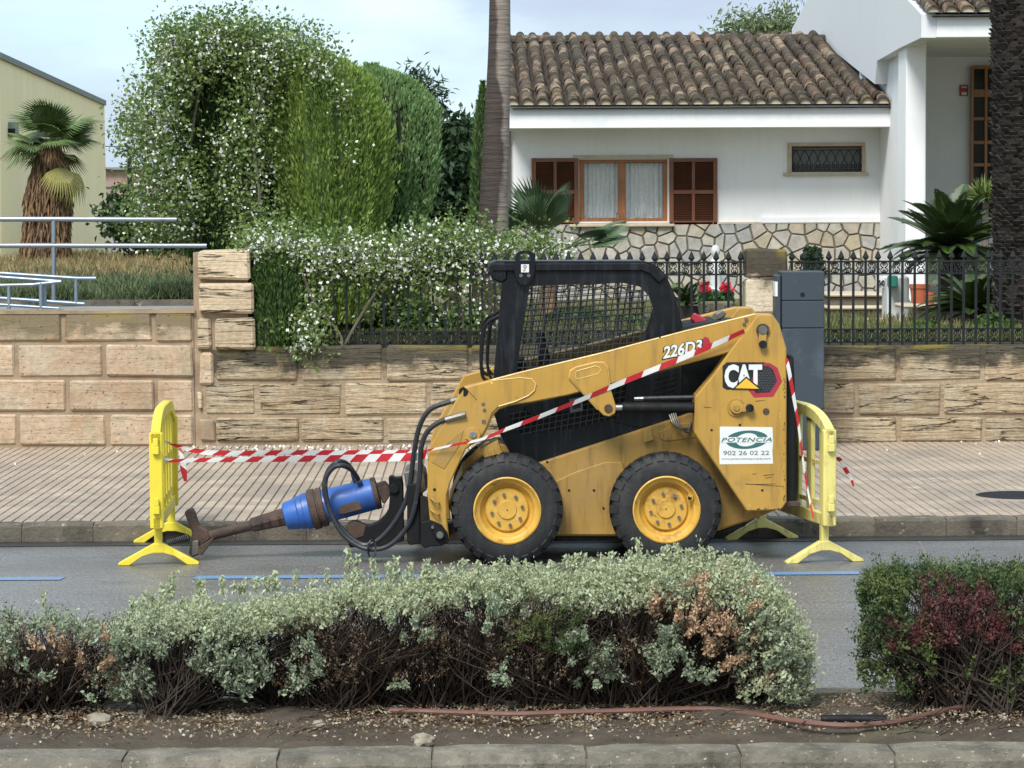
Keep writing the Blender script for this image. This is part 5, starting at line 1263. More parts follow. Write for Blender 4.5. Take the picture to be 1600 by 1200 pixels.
conifer('smooth blue-green cypress at the right of the conifer group', [(104, 584, 10), (112, 592, 28), (126, 606, 44), (150, 618, 56), (175, 625, 62), (250, 627, 60), (310, 620, 54), (370, 612, 46), (470, 610, 42)], 27.6, .5, CYR, 30000, .058, ph=3.1, rough=.11)
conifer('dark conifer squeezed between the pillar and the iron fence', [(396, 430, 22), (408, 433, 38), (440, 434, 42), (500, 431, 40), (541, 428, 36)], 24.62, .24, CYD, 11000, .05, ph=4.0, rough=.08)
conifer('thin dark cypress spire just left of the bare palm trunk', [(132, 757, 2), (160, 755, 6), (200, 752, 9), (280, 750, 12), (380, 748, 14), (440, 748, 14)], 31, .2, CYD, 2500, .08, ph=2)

# broadleaf trees behind
DKT = leafmat('dark_tree_leaf', lin('22341c'), lin('42583a'), lin('31452c'), .2)
OLT = leafmat('grey_green_leaf', lin('5e6c48'), lin('8a966e'), None, .35)
def tree(label, blobs, Y, mat, n_, size, trunk=None, name='tree', asp=.5, clump=None):
    c0 = W(blobs[0][0], blobs[0][1], Y); root = empty(name, (c0.x, Y, 1), label, 'tree')
    P_ = []
    for (px, py, rx, ry, share) in blobs:
        c = W(px, py, Y); s = Y/4300; m_ = int(n_*share)
        p, d = ell_shell(m_, c, (rx*s, max(rx*s*.7, .3), ry*s), .45); P_.append(p)
    P_ = np.concatenate(P_)
    if clump: P_ = clumpy(P_, clump[0], clump[1], len(P_))
    leaf_cloud('crown', P_, size, mat, root, asp)
    q = MB(); q.tube([(c0.x, Y, 1.0), (c0.x+.05, Y, (1+c0.z)/2), (c0.x, Y, c0.z)], [.11, .09, .05], 8); tr = q.build('trunk', M['twig'], root)
    q = MB()
    for (px, py, rx, ry, share) in blobs:
        c = W(px, py, Y)
        for k in range(4): q.tube([(c0.x, Y, (1+c0.z)/2), c*.6+c0*.4, c+Vector((random.uniform(-1, 1)*rx*Y/6000, 0, random.uniform(0, 1)*ry*Y/5000))], [.04, .025, .008], 5)
    q.build('limbs', M['twig'], root)
    return root
tree('dark leafy tree filling the gap behind the cypresses', [(705, 280, 52, 85, .5), (690, 340, 50, 60, .3), (725, 240, 34, 50, .2)], 33, DKT, 9000, .11, clump=(420, .12))
tree('loose pine top showing above the blue-green cypress', [(655, 135, 26, 22, .5), (672, 170, 18, 30, .5)], 36, DKT, 900, .13, name='pine_tree', asp=.2, clump=(50, .1))
tree('pale leafy treetop showing over the roof ridge', [(1165, 52, 45, 14, .6), (1222, 46, 16, 16, .4)], 52, OLT, 2200, .13, name='tree', asp=.35, clump=(160, .2))
tree('dark shrubby hedge far behind the lawn beside the white gate', [(265, 358, 70, 26, .7), (200, 340, 20, 14, .3)], 49, DKT, 6000, .13, name='hedge_tree', clump=(260, .2))

# ------------------------------------------------------------------ white flowering climber
CLL = leafmat('climber_leaf', lin('4c6430'), lin('8a9c5a'), lin('62783e'), .3)
CLF = leafmat('climber_flower', lin('e4e6da'), lin('f4f4ee'), None, .25)
def climber(label, areas, n_leaf, n_flow, lsize, fsize, stems):
    c0 = W(areas[0][0], areas[0][1], areas[0][4]); root = empty('flowering_climber', (c0.x, c0.y, 1.0), label, 'climber')
    tot = sum(a[6] for a in areas); LP, FP = [], []
    for (px, py, rx, ry, Y, dY, wt) in areas:
        for lst, n_, k_, sp in ((LP, n_leaf, 26, .11), (FP, n_flow, 5, .07)):
            m_ = int(n_*wt/tot); g = max(3, m_//k_); s = Y/4300
            th = rng.uniform(0, 2*pi, g); rr = np.sqrt(rng.uniform(0, 1.25, g)); u = rng.uniform(-1, 1, g)
            front = -np.abs(u) if lst is FP else u
            cen = np.array([W(px+rx*rr[i]*math.cos(th[i]), py+ry*rr[i]*math.sin(th[i]), Y+dY*front[i]) for i in range(g)])
            lst.append(cen[rng.integers(0, g, m_)]+rng.normal(size=(m_, 3))*np.array([sp, sp*.8, sp]))
    leaf_cloud('foliage', np.concatenate(LP), lsize, CLL, root, .6)
    leaf_cloud('flowers', np.concatenate(FP), fsize, CLF, root, .95, jitter=.5)
    SP = []
    for (px, py, rx, ry, Y, dY, wt) in areas:            # loose shoots reaching out of the mass
        for k in range(int(6*wt)+1):
            a0 = random.uniform(-pi, 0) if random.random() < .7 else random.uniform(-pi, pi); b0 = W(px+rx*math.cos(a0)*.9, py+ry*math.sin(a0)*.9, Y-dY*.5)
            d0 = Vector((math.cos(a0)*.8+random.gauss(0, .3), random.gauss(0, .2), -math.sin(a0)*.8+.35)).normalized(); L_ = random.uniform(.12, .38)
            SP += [b0+d0*L_*t+Vector((random.gauss(0, .012), random.gauss(0, .012), random.gauss(0, .012)-.12*L_*t*t)) for t in np.linspace(0, 1, int(L_*55))]
    leaf_cloud('loose_shoots', np.array(SP), lsize*.8, CLL, root, .55, jitter=.5)
    for pts in stems:
        q = MB(); q.tube(sm([W(*p) for p in pts], 4), .012, 5); q.build('stem', M['stemgrey'], root)
    return root
climber('white flowering climber smothering the dark cypress at the left', [
    (300, 72, 48, 28, 26.6, .5, 1.8), (370, 66, 60, 24, 26.6, .5, 1.9), (448, 80, 46, 24, 26.6, .5, 1.4), (275, 100, 30, 34, 26.5, .4, 1.1), (240, 165, 36, 34, 26.5, .4, .8), (228, 215, 34, 40, 26.5, .4, .8), (262, 235, 34, 40, 26.5, .4, .7), (262, 300, 48, 45, 26.4, .4, 1.2),
    (405, 130, 22, 30, 26.25, .1, .38), (395, 180, 22, 30, 26.25, .1, .36), (375, 225, 36, 26, 26.2, .1, .4), (365, 290, 20, 40, 26.2, .1, .25), (410, 250, 18, 40, 26.2, .1, .22), (405, 330, 34, 30, 26.2, .1, .35), (250, 350, 50, 28, 26.4, .3, .6), (500, 105, 22, 20, 26.1, .12, .3), (530, 150, 14, 22, 26.0, .08, .14), (545, 220, 10, 36, 26.0, .06, .06), (440, 375, 60, 18, 26.0, .15, .5)],
    24000, 2900, .044, .029, [[(300, 330, 26.6), (296, 250, 26.5), (310, 150, 26.5), (330, 70, 26.5)], [(285, 400, 26.7), (270, 300, 26.6), (240, 220, 26.5), (205, 175, 26.5)], [(400, 390, 26.2), (405, 300, 26.1), (395, 200, 26.2), (420, 120, 26.2)]])
climber('white flowering climber spilling over the iron fence left of the loader', [
    (420, 384, 44, 18, 24.7, .25, 1.0), (490, 398, 42, 20, 24.7, .25, 1.1), (560, 402, 36, 20, 24.7, .25, 1.0), (610, 410, 36, 18, 24.7, .25, .9), (665, 390, 40, 26, 24.7, .25, 1.3), (728, 386, 40, 24, 24.8, .2, 1.1), (795, 394, 36, 14, 25.1, .2, .6), (860, 397, 36, 11, 25.3, .2, .55),
    (645, 430, 40, 14, 24.7, .2, .3), (725, 430, 36, 22, 24.7, .2, .35), (690, 480, 46, 24, 24.75, .2, .14), (488, 505, 14, 22, 24.45, .1, .3), (480, 532, 20, 9, 24.35, .1, .25), (590, 490, 50, 24, 24.8, .2, .08), (500, 445, 8, 28, 24.5, .1, .15), (765, 470, 14, 50, 24.7, .15, .16)],
    14500, 3000, .04, .029, [[(535, 545, 24.5), (530, 520, 24.5), (495, 480, 24.5), (470, 420, 24.5)], [(535, 545, 24.55), (560, 500, 24.6), (600, 440, 24.6), (650, 400, 24.6)], [(725, 540, 24.7), (720, 470, 24.7), (700, 400, 24.7)]])

# ------------------------------------------------------------------ palms
m, n, l, b = newmat('palm_bark_two_tone')
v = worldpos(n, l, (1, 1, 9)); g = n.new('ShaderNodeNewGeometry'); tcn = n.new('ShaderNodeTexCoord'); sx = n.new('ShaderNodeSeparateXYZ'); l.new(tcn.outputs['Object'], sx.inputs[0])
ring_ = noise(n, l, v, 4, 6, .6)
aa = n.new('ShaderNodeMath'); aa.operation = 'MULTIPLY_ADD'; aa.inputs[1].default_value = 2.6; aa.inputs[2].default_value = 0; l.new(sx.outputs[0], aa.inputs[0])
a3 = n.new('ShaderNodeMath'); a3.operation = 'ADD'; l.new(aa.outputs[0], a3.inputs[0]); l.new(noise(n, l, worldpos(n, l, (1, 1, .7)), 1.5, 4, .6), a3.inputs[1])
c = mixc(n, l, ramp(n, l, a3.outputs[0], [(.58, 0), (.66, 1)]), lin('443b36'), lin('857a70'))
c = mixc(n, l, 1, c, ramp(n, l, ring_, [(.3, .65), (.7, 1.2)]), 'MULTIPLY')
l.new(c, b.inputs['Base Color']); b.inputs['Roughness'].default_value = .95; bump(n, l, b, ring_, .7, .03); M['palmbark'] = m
M['palmrough'] = pm('rough_palm_bark', lin('332c27'), .95, .4, 9, .6, 40, spots=[(lin('55493e'), 7, .6, .15)])
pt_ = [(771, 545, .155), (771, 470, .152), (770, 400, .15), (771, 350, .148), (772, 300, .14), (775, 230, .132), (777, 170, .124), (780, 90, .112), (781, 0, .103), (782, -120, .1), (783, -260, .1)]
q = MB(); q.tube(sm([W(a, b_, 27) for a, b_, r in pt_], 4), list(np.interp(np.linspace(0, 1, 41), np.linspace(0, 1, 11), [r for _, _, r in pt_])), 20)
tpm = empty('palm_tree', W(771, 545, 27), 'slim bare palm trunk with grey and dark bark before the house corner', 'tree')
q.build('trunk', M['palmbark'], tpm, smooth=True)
rp = empty('date_palm', W(1612, 560, 27.2), 'thick rough dark palm trunk cut off by the right edge', 'tree')
c0 = W(1612, 560, 27.2); ctop = W(1606, -160, 27.2)
q = MB(); q.cyl(c0-Vector((0, 0, .3)), ctop, .35, .33, n=20); q.build('trunk', M['palmrough'], rp, smooth=True)
q = MB(); hgt = ctop.z-c0.z; nr = 120
for r in range(nr):
    for i in range(22):
        th = 2*pi*(i+.5*(r % 2))/22+random.uniform(-.05, .05); cc = c0.lerp(ctop, r/nr); R_ = .335+random.uniform(0, .03)
        if math.sin(th) > .5: continue
        o_ = Vector((math.cos(th), math.sin(th), 0)); t_ = Vector((-math.sin(th), math.cos(th), 0)); hz = hgt/nr
        b0 = cc+o_*R_; out_ = random.uniform(.012, .05)
        q.add([b0-t_*.06, b0+t_*.06, b0+t_*.04+o_*out_+Vector((0, 0, hz*1.15)), b0-t_*.04+o_*out_+Vector((0, 0, hz*1.15)), b0+Vector((0, 0, hz*1.5))-o_*.02], [(0, 1, 2, 3), (3, 2, 4), (1, 4, 2), (0, 3, 4)])
kind(q.build('leaf_bases', M['palmrough'], rp), 'stuff')

def fan_mesh(name, R_, nb, spread, mat, droop=.25, pet=.5):
    """fan frond: petiole along +X, then folded blades with split tips"""
    q = MB(); q.tube([(0, 0, 0), (pet*.5, 0, .04*pet), (pet, 0, 0)], [.014, .011, .008], 5)
    for i in range(nb):
        a = (i/(nb-1)-.5)*spread; L_ = R_*(1-.25*abs(a/(spread/2))**2)*random.uniform(.92, 1.05); wd = spread/nb*.55
        def pt(r, a_, up=0): return (pet+r*math.cos(a_), r*math.sin(a_), -droop*(r/R_)**2*R_+up)
        m1 = .62*L_
        q.add([pt(.02, a), pt(m1, a-wd, 0), pt(m1, a, .012), pt(m1, a+wd, 0), (lambda p: (p[0], p[1], p[2]-droop*.25*R_))(pt(L_, a+random.uniform(-.02, .02)))], [(0, 1, 2), (0, 2, 3), (1, 4, 2), (2, 4, 3)])
    return q.mesh(name, mat, recalc=False)
def add_fronds(root, meshes, name, centre, specs):
    for (az, el, sc_, tw) in specs:
        o_ = place(random.choice(meshes), name, centre, root)
        o_.rotation_euler = (Matrix.Rotation(az, 3, 'Z') @ Matrix.Rotation(-el, 3, 'Y') @ Matrix.Rotation(tw, 3, 'X')).to_euler(); o_.scale = (sc_,)*3
M['fan'] = pm('fan_palm_green', lin('55683a'), .5, .3, 3, spots=[(lin('6f8050'), 2, .52, .2)])
M['fandry'] = pm('fan_palm_yellowing', lin('8a8448'), .6, .3, 3)
M['skirt'] = pm('dead_frond', lin('7e6448'), .9, .4, 3, spots=[(lin('5a4636'), 2.5, .5, .2), (lin('a48c6c'), 5, .58, .15)])
wp = empty('fan_palm', W(66, 402, 44.5), 'fan palm with brown skirt of dead fronds before the cream building', 'palm')
cen = W(80, 232, 44.5)
fm = [fan_mesh('frond', .62, 26, 2.6, M['fan'], d, .42) for d in (.15, .3, .5)]
fy = [fan_mesh('frond', .6, 24, 2.4, M['fandry'], .55, .42)]
sp = []
for i in range(40):
    el = random.uniform(-.25, 1.45); az = random.uniform(0, 2*pi); sp.append((az, el, random.uniform(.72, .95), random.uniform(-.5, .5)))
add_fronds(wp, fm, 'frond', cen, sp); add_fronds(wp, fy, 'frond', cen+Vector((.05, -.1, -.1)), [(-.5, -.75, .9, .2), (-1.1, -.6, .85, 0), (-.2, -.9, .85, -.2)])
q = MB(); zb, zt_ = ZL, cen.z-.05
q.cyl((cen.x-.12, 44.5, zb), (cen.x, 44.5, zt_), .3, .16, n=16); q.build('trunk', M['skirt'], wp, smooth=True)
nn_ = 2600; t = rng.uniform(0, 1, nn_)**.9; th = rng.uniform(0, 2*pi, nn_); rr = np.interp(t, [0, .15, .4, .7, 1], [.12, .25, .34, .33, .37])+rng.uniform(-.04, .03, nn_)
P_ = np.stack([cen.x-.13*t+rr*np.cos(th), 44.5+rr*np.sin(th), zt_-(zt_-zb-.1)*t], 1); d_ = np.stack([np.cos(th)*.25, np.sin(th)*.25, -np.ones(nn_)], 1)
leaf_cloud('dead_skirt', P_, .34, M['skirt'], wp, .13, d_, .85)
yp_ = empty('young_fan_palm', W(858, 425, 31), 'young spiky fan palm growing under the shuttered window', 'palm')
M['fan2'] = pm('young_fan_palm_green', lin('54694a'), .5, .3, 3)
fm2 = [fan_mesh('frond', .5, 20, 2.0, M['fan2'], d, .3) for d in (.05, .15)]
sp = [(random.uniform(-pi, 0)*1.0, random.uniform(.35, 1.45), random.uniform(.75, 1.05), random.uniform(-.8, .8)) for i in range(13)]
add_fronds(yp_, fm2, 'frond', W(846, 384, 31), sp); add_fronds(yp_, fm2, 'frond', W(885, 388, 30.8), [(-.25, .35, 1.0, .3), (-.5, .15, 1, .2), (-.1, .55, .95, 0), (-.8, .4, .9, 0), (.2, .3, .9, .1)])
q = MB(); a = W(858, 425, 31); q.cyl((a.x, 31, 1), W(855, 388, 31), .1, .08, n=10); q.build('trunk', M['skirt'], yp_)

def feather_mesh(name, L_, nl, wl, mat, arch=.5):
    q = MB(); k = 10
    def rc(t): return Vector((L_*t*(1-.12*arch*t), 0, L_*(.25*t-arch*.85*t*t)))
    q.tube([rc(i/k) for i in range(k+1)], [.009*(1-.8*i/k) for i in range(k+1)], 4)
    for i in range(nl):
        t = .12+.86*i/nl; p = rc(t); d = (rc(min(1, t+.02))-rc(t-.02)).normalized()
        ll = wl*math.sin(pi*min(1, .12+t*.9))**.6*random.uniform(.9, 1.1)
        for s_ in (-1, 1):
            tip = p+Vector((0, s_, 0))*ll*.85+d*ll*.55+Vector((0, 0, ll*.22)); mid = p.lerp(tip, .45); wv = d*.0115
            q.add([p, mid-wv, tip, mid+wv], [(0, 1, 2), (0, 2, 3)])
    return q.mesh(name, mat, recalc=False)
M['cyc'] = pm('cycad_green', lin('3a4c26'), .35, .35, 4, spots=[(lin('59702f'), 2.5, .55, .2)])
fe = [feather_mesh('frond', .78, 56, .15, M['cyc'], a) for a in (.35, .55, .8)]
def cycad(name, label, px, py, Y, n_, sc_, els=(-.1, 1.3), meshes=fe):
    c = W(px, py, Y); root = empty(name, (c.x, Y, 1.0), label, 'plant')
    q = MB(); q.cyl((c.x, Y, 1.0), c, .14, .12, n=10); q.build('trunk', M['palmrough'], root)
    add_fronds(root, meshes, 'frond', c, [(2*pi*i*.382+random.uniform(-.2, .2), els[0]+(els[1]-els[0])*(i/n_)**.8, sc_*random.uniform(.85, 1.1), random.uniform(-.3, .3)) for i in range(n_)])
cycad('cycad', 'large dark green cycad spreading over the fence at right', 1487, 400, 29.2, 74, 1.0, (-.15, 1.35))
cycad('cycad', 'lower shaded cycad behind the bottom of the right fence', 1525, 490, 28.0, 46, .8, (-.2, 1.0))
cycad('cycad', 'small cycad beside the red flower planter', 1073, 478, 27.5, 24, .42, (.0, 1.2))
M['agave'] = pm('spiky_light_green', lin('75864a'), .5, .3, 4)
ag = empty('spiky_plant', W(1538, 318, 34), 'light green spiky plant in front of the porch door', 'plant')
c = W(1540, 312, 34); n_ = 260; u_ = unit(n_); u_[:, 2] = np.abs(u_[:, 2])*.9-.1; P_ = np.array(c)+u_*.16
leaf_cloud('leaves', P_, .32, M['agave'], ag, .09, u_, .95)
q = MB(); q.cyl((c.x, c.y, 1.2), c, .05, .04, n=8); q.build('stem', M['stemgrey'], ag)

# low garden shrubs behind the fence
SH1 = leafmat('garden_shrub_leaf', lin('36502a'), lin('5e7444'), lin('47602f'), .25)
def shrub(label, blobs, Y, mat, n_, size, name='shrub'):
    c0 = W(blobs[0][0], blobs[0][1], Y); root = empty(name, (c0.x, Y, 1.0), label, 'shrub'); P_ = []
    for (px, py, rx, ry, sh) in blobs:
        c = W(px, py, Y); s = Y/4300; p, d = ell_shell(int(n_*sh), c, (rx*s, rx*s*.6, ry*s), .5); P_.append(p)
    leaf_cloud('foliage', np.concatenate(P_), size, mat, root, .55)
    q = MB()
    for (px, py, rx, ry, sh) in blobs:
        c = W(px, py, Y)
        for k in range(5): q.tube([(c.x+random.uniform(-.05, .05), Y, .98), c+Vector((random.uniform(-1, 1)*rx*Y/7000, 0, 0))], [.012, .005], 4)
    q.build('stems', M['twig'], root)
shrub('dark bush behind the fence just right of the grey post', [(1268, 402, 17, 17, .5), (1272, 430, 18, 26, .5)], 26.5, DKT, 700, .07)
shrub('low green bush behind the fence below the climber', [(640, 500, 60, 34, .6), (740, 505, 40, 36, .4)], 27, SH1, 2400, .07)
shrub('green bush seen through the cab of the loader', [(900, 500, 55, 20, .6), (985, 510, 40, 18, .4)], 28.5, SH1, 1100, .06)
shrub('yellowing bush behind the left end of the fence', [(560, 500, 34, 30, .6), (520, 470, 30, 30, .4)], 27.4, leafmat('yellowing_leaf', lin('767238'), lin('9c9450'), None, .3), 1200, .07)
shrub('leafy bush under the big cycad at the fence foot', [(1450, 520, 40, 18, .5), (1560, 515, 50, 26, .5)], 27, SH1, 1500, .07)

# grass of the dry lawn: green near the walkway, dried out towards the building
GR = leafmat('lawn_grass_green', lin('5c6c4a'), lin('84906a'), lin('707c58'), .3, .8)
GD = leafmat('lawn_grass_dry', lin('8c7c54'), lin('b8a67c'), lin('a4946a'), .3, .8)
for nm, mt_, ya, yb_, n_, sz in (('green_lawn_grass', GR, YW+2.0, YW+11, 26000, .17), ('dry_lawn_grass', GD, YW+8, YW+31, 15000, .24)):
    y = ya+(rng.uniform(0, 1, n_)**1.4)*(yb_-ya); px = rng.uniform(-60, 420, n_); x = (px-735)/4300*y
    z = np.full(n_, ZL+.07)+.05*np.sin(x*5)*np.sin(y*2.3)
    kind(leaf_cloud(nm, np.stack([x, y, z], 1), sz, mt_, None, .06, np.tile([0, 0, 1.], (n_, 1)), .62, jitter=.7), 'stuff')
GG = leafmat('garden_grass', lin('525e36'), lin('7c8452'), lin('8a8458'), .3, .8)
n_ = 12000; y = YW+.5+(rng.uniform(0, 1, n_)**1.4)*10; px = rng.uniform(420, 1620, n_); x = (px-735)/4300*y
kind(leaf_cloud('garden_grass', np.stack([x, y, np.full(n_, PZ(538, YF)+.03)], 1), .12, GG, None, .1, np.tile([0, 0, 1.], (n_, 1)), .7), 'stuff')

# fallen petals along the wall
PT = leafmat('petal', lin('e4e2d6'), lin('f0eee6'), None, .1)
n_ = 230; px = rng.uniform(300, 740, n_); yy = YW-.04-np.abs(rng.normal(0, .32, n_)); x = (px-735)/4300*yy
px2 = rng.uniform(20, 1600, 130); yy2 = YW-.04-np.abs(rng.normal(0, 1.2, 130)); x = np.concatenate([x, (px2-735)/4300*yy2]); yy = np.concatenate([yy, yy2])
kind(leaf_cloud('fallen_petals', np.stack([x, yy, np.full(len(x), ZP+.008)], 1), .026, PT, None, .8), 'stuff')

# ------------------------------------------------------------------ foreground hedge on the median
YB_ = 11.14; S_ = YB_/4300
SIL = leafmat('silver_leaf', lin('9aa27e'), lin('c8ceac'), lin('b0b692'), .3, 5)
SIL2 = leafmat('silver_leaf_grey', lin('7c886e'), lin('acb698'), lin('929c82'), .25, 5)
TAN = leafmat('dry_tan_leaf', lin('9c7c5c'), lin('ccae90'), None, .2)
BRN = leafmat('dry_brown_leaf', lin('4a3c30'), lin('86745e'), lin('5c4a3a'), .15, 9)
GRN = leafmat('hedge_green_leaf', lin('2c3c24'), lin('56693e'), lin('6a7644'), .25, 5)
RED = leafmat('hedge_red_leaf', lin('4c2c2a'), lin('7a4a48'), lin('543c34'), .2, 9)
ZS = .15
def hedge(label, x0, x1, tops, parts, ntw, twmat, bases, depth=.27, name='hedge_bush', lean=.1):
    """tops: (px, py) outline of the top; parts: (part name, material, count, size, zone function)"""
    tx = np.array([t[0] for t in tops], float); ty = np.array([t[1] for t in tops], float)
    cxp = (x0+x1)/2; root = empty(name, (PX(cxp, YB_, 1130), YB_, ZS), label, 'hedge')
    def topz(px): return np.array([PZ(v_+17, YB_, 735) for v_ in np.interp(px, tx, ty)])
    for (pn, mat, cnt, size, zone, asp) in parts:
        g = cnt//5; px = rng.uniform(x0, x1, g*4); u = rng.uniform(0, 1, g*4); s = rng.uniform(-1, 1, g*4)
        keep = zone(px, u, s); px, u, s = px[keep][:g], u[keep][:g], s[keep][:g]
        if len(px) < 5: continue
        zt_ = topz(px); z = ZS+(zt_-ZS)*u
        edge = np.minimum(1, np.minimum(px-x0, x1-px)/45.+.25)
        wd = depth*(.55+.45*np.sqrt(np.clip(u, 0, 1)))*np.sqrt(np.clip(1.08-u**5, .05, 1))*np.clip(edge, .3, 1)
        y = YB_+s*wd; X = (px-735)*y/4300
        cen = np.stack([X, y, z], 1)
        cnt = int(cnt*(2.5 if mat in (SIL, SIL2, GRN) else 2.0)); m_ = len(cen); dirs = np.stack([np.clip((px-cxp)/(x1-x0)*1.2, -.6, .6)*(u < .95), s*.8*(1-u*.6), .45+.6*u], 1)+rng.normal(size=(m_, 3))*.32; dirs /= np.linalg.norm(dirs, axis=1)[:, None]; ln = rng.uniform(.035, .095, m_)*(1+.5*(rng.uniform(0, 1, m_) > .93)); ci = rng.integers(0, m_, cnt); t = rng.uniform(0, 1, cnt)
        P_ = cen[ci]+dirs[ci]*(ln[ci]*t)[:, None]+rng.normal(size=(cnt, 3))*.0085
        d = dirs[ci]
        leaf_cloud(pn, P_, size*(.4+.48*(1-t)), mat, root, asp, d, .5, jitter=.5)
    q = MB()
    for k in range(int(ntw*1.25)):
        bx_, by_ = random.choice(bases); b0 = G(bx_+random.gauss(0, 14), by_-9+random.gauss(0, 4), ZS)
        ex = random.uniform(x0+6, x1-6) if random.random() < .35 else min(max(bx_+random.gauss(0, (x1-x0)*.2), x0+4), x1-4)
        ye = YB_+random.uniform(-1, 1)*depth*.95; zt_ = ZS+(float(topz([ex])[0])-ZS)*random.uniform(.5, .99)
        e = Vector(((ex-735)*ye/4300, ye, zt_)); mid = b0.lerp(e, .5)+Vector((random.gauss(0, .03), random.gauss(0, .03), random.gauss(.0, .03))); 
        m1 = b0.lerp(mid, .5)+Vector((random.gauss(0, .014), random.gauss(0, .014), 0)); m2 = mid.lerp(e, .5)+Vector((random.gauss(0, .018), random.gauss(0, .018), random.gauss(.012, .01))); q.tube([b0, m1, mid, m2, e], [.0038, .0033, .0027, .002, .0012], 3, caps=False)
        if random.random() < .7:
            f = mid.lerp(e, .3)+Vector((random.gauss(0, .05), random.gauss(0, .05), abs(random.gauss(.06, .05)))); q.tube([mid, f], [.003, .0015], 3, caps=False)
    kind(q.build('twigs', twmat, root, recalc=False), 'stuff')
    for i, (bx_, by_) in enumerate(bases):
        b0 = G(bx_, by_-2, ZS-.03); q = MB(); q.tube([b0, b0+Vector((random.gauss(0, .02), .01, .08)), b0+Vector((random.gauss(0, .05), .02, .18))], [.026, .02, .012], 7); q.build('stem', M['stemgrey'], root, smooth=True)
    return root
def ztop_(f=.82): return lambda px, u, s: (u > f) & (np.abs(s) < .98)
def shell(lo=.2, hi=1., nz=3.0, ph=0., th=.0):
    return lambda px, u, s: (u > lo) & (u <= hi) & ((np.abs(s) > .62) | (u > .86)) & (np.sin(px/26.+ph)+np.sin(u*9+px/41.+ph*2)+np.sin(px/13.-u*7)*.6 > th)
SPR = lambda px, u, s: (u > .92)
hedge('brown half-dead hedge bush at the left edge of the median', -130, 205, [(-130, 936), (0, 944), (40, 958), (90, 950), (130, 964), (205, 954)],
    [('silver_leaves', SIL2, 1500, .026, ztop_(.88), .5), ('leaf_clumps', SIL2, 1000, .026, shell(.3, .9, ph=1, th=1.1), .5), ('dry_leaves', BRN, 1900, .022, shell(.25, .98, ph=2, th=-.8), .4), ('tan_leaves', TAN, 420, .024, lambda px, u, s: (u > .62) & (u < .95) & (s < -.5) & (np.abs(px-110) < 60), .5)], 520, M['twigdry'], [(20, 1118), (70, 1116), (130, 1112), (-50, 1120)])
hedge('silvery green hedge bush with thick stump left of centre', 168, 470, [(168, 1000), (190, 962), (230, 936), (260, 944), (300, 932), (360, 942), (430, 930), (470, 944)],
    [('silver_leaves', SIL, 5600, .027, ztop_(.78), .5), ('leaf_clumps', SIL2, 6000, .027, shell(.22, .95, ph=.4, th=-.1), .5)], 420, M['twig'], [(248, 1130), (262, 1126), (300, 1120), (425, 1108)])
hedge('brown twiggy hedge bush with pale green top in the middle', 420, 700, [(420, 938), (480, 922), (510, 926), (540, 904), (600, 914), (640, 906), (670, 912), (700, 900)],
    [('silver_leaves', SIL, 5200, .026, ztop_(.85), .5), ('leaf_clumps', SIL2, 1300, .027, shell(.25, .85, ph=2.2, th=1.0), .5), ('dry_leaves', BRN, 1800, .02, shell(.25, .9, ph=.7, th=-.8), .4)], 620, M['twigdry'], [(530, 1110), (520, 1116), (470, 1112), (600, 1108), (650, 1106)])
hedge('dark-cored hedge bush with pale top in front of the front wheel', 660, 960, [(660, 900), (720, 893), (790, 890), (850, 893), (900, 896), (960, 890)],
    [('silver_leaves', SIL, 5200, .026, ztop_(.85), .5), ('leaf_clumps', SIL2, 2300, .027, shell(.25, .88, ph=3.4, th=.8), .5), ('green_leaves', GRN, 1500, .02, lambda px, u, s: (u > .5) & (u < .85) & (s < -.4) & (np.abs(px-850) < 60), .25), ('dry_leaves', BRN, 1500, .02, shell(.25, .88, ph=1.7, th=-.8), .4)], 620, M['twigdry'], [(700, 1108), (760, 1108), (835, 1110), (905, 1108)])
hedge('large silvery hedge bush with tan patch at the end of the row', 900, 1262, [(900, 905), (930, 885), (1000, 880), (1080, 872), (1130, 876), (1180, 892), (1225, 930), (1262, 1010)],
    [('silver_leaves', SIL, 7600, .028, ztop_(.76), .55), ('leaf_clumps', SIL2, 3000, .028, shell(.2, .92, ph=5.1, th=.6), .55), ('edge_leaves', SIL, 3600, .028, lambda px, u, s: (px > 1150) & (u > .1), .55), ('tan_leaves', TAN, 2600, .026, lambda px, u, s: (u > .55) & (u < .93) & (s < -.25) & (np.abs(px-1100) < 80) & (np.sin(px/17.)+np.sin(u*14+px/30) > -.4), .5), ('lower_tan_leaves', TAN, 700, .024, lambda px, u, s: (u > .08) & (u < .5) & (s < -.5) & (np.abs(px-1130) < 100) & (np.sin(px/11.)+np.sin(u*20+px/30) > .6), .5), ('dry_leaves', BRN, 1500, .02, shell(.2, .85, ph=.2, th=-.7), .4)], 720, M['twigdry'], [(960, 1108), (1040, 1106), (1110, 1104), (1170, 1100), (1000, 1110)])
hedge('dark green clipped hedge bush with reddish front at the right edge', 1352, 1790, [(1352, 915), (1370, 888), (1430, 885), (1500, 884), (1600, 886), (1790, 886)],
    [('green_leaves', GRN, 6200, .026, ztop_(.86), .5), ('side_leaves', GRN, 3200, .028, shell(.1, .9, ph=2.9, th=.4), .5), ('edge_leaves', GRN, 2600, .027, lambda px, u, s: (px < 1425) & (u > .12), .5), ('red_leaves', RED, 6500, .022, lambda px, u, s: (u > .48) & (u < .93) & (s < -.55) & (px > 1400) & (px < 1590) & (np.sin(px/23.)+np.sin(u*9+px/30) > -.7), .35), ('dry_leaves', BRN, 2000, .022, shell(.1, .8, ph=1.2, th=-.2), .4)], 760, M['twig'], [(1440, 1112), (1500, 1116), (1570, 1120), (1640, 1120), (1720, 1120)], depth=.3)
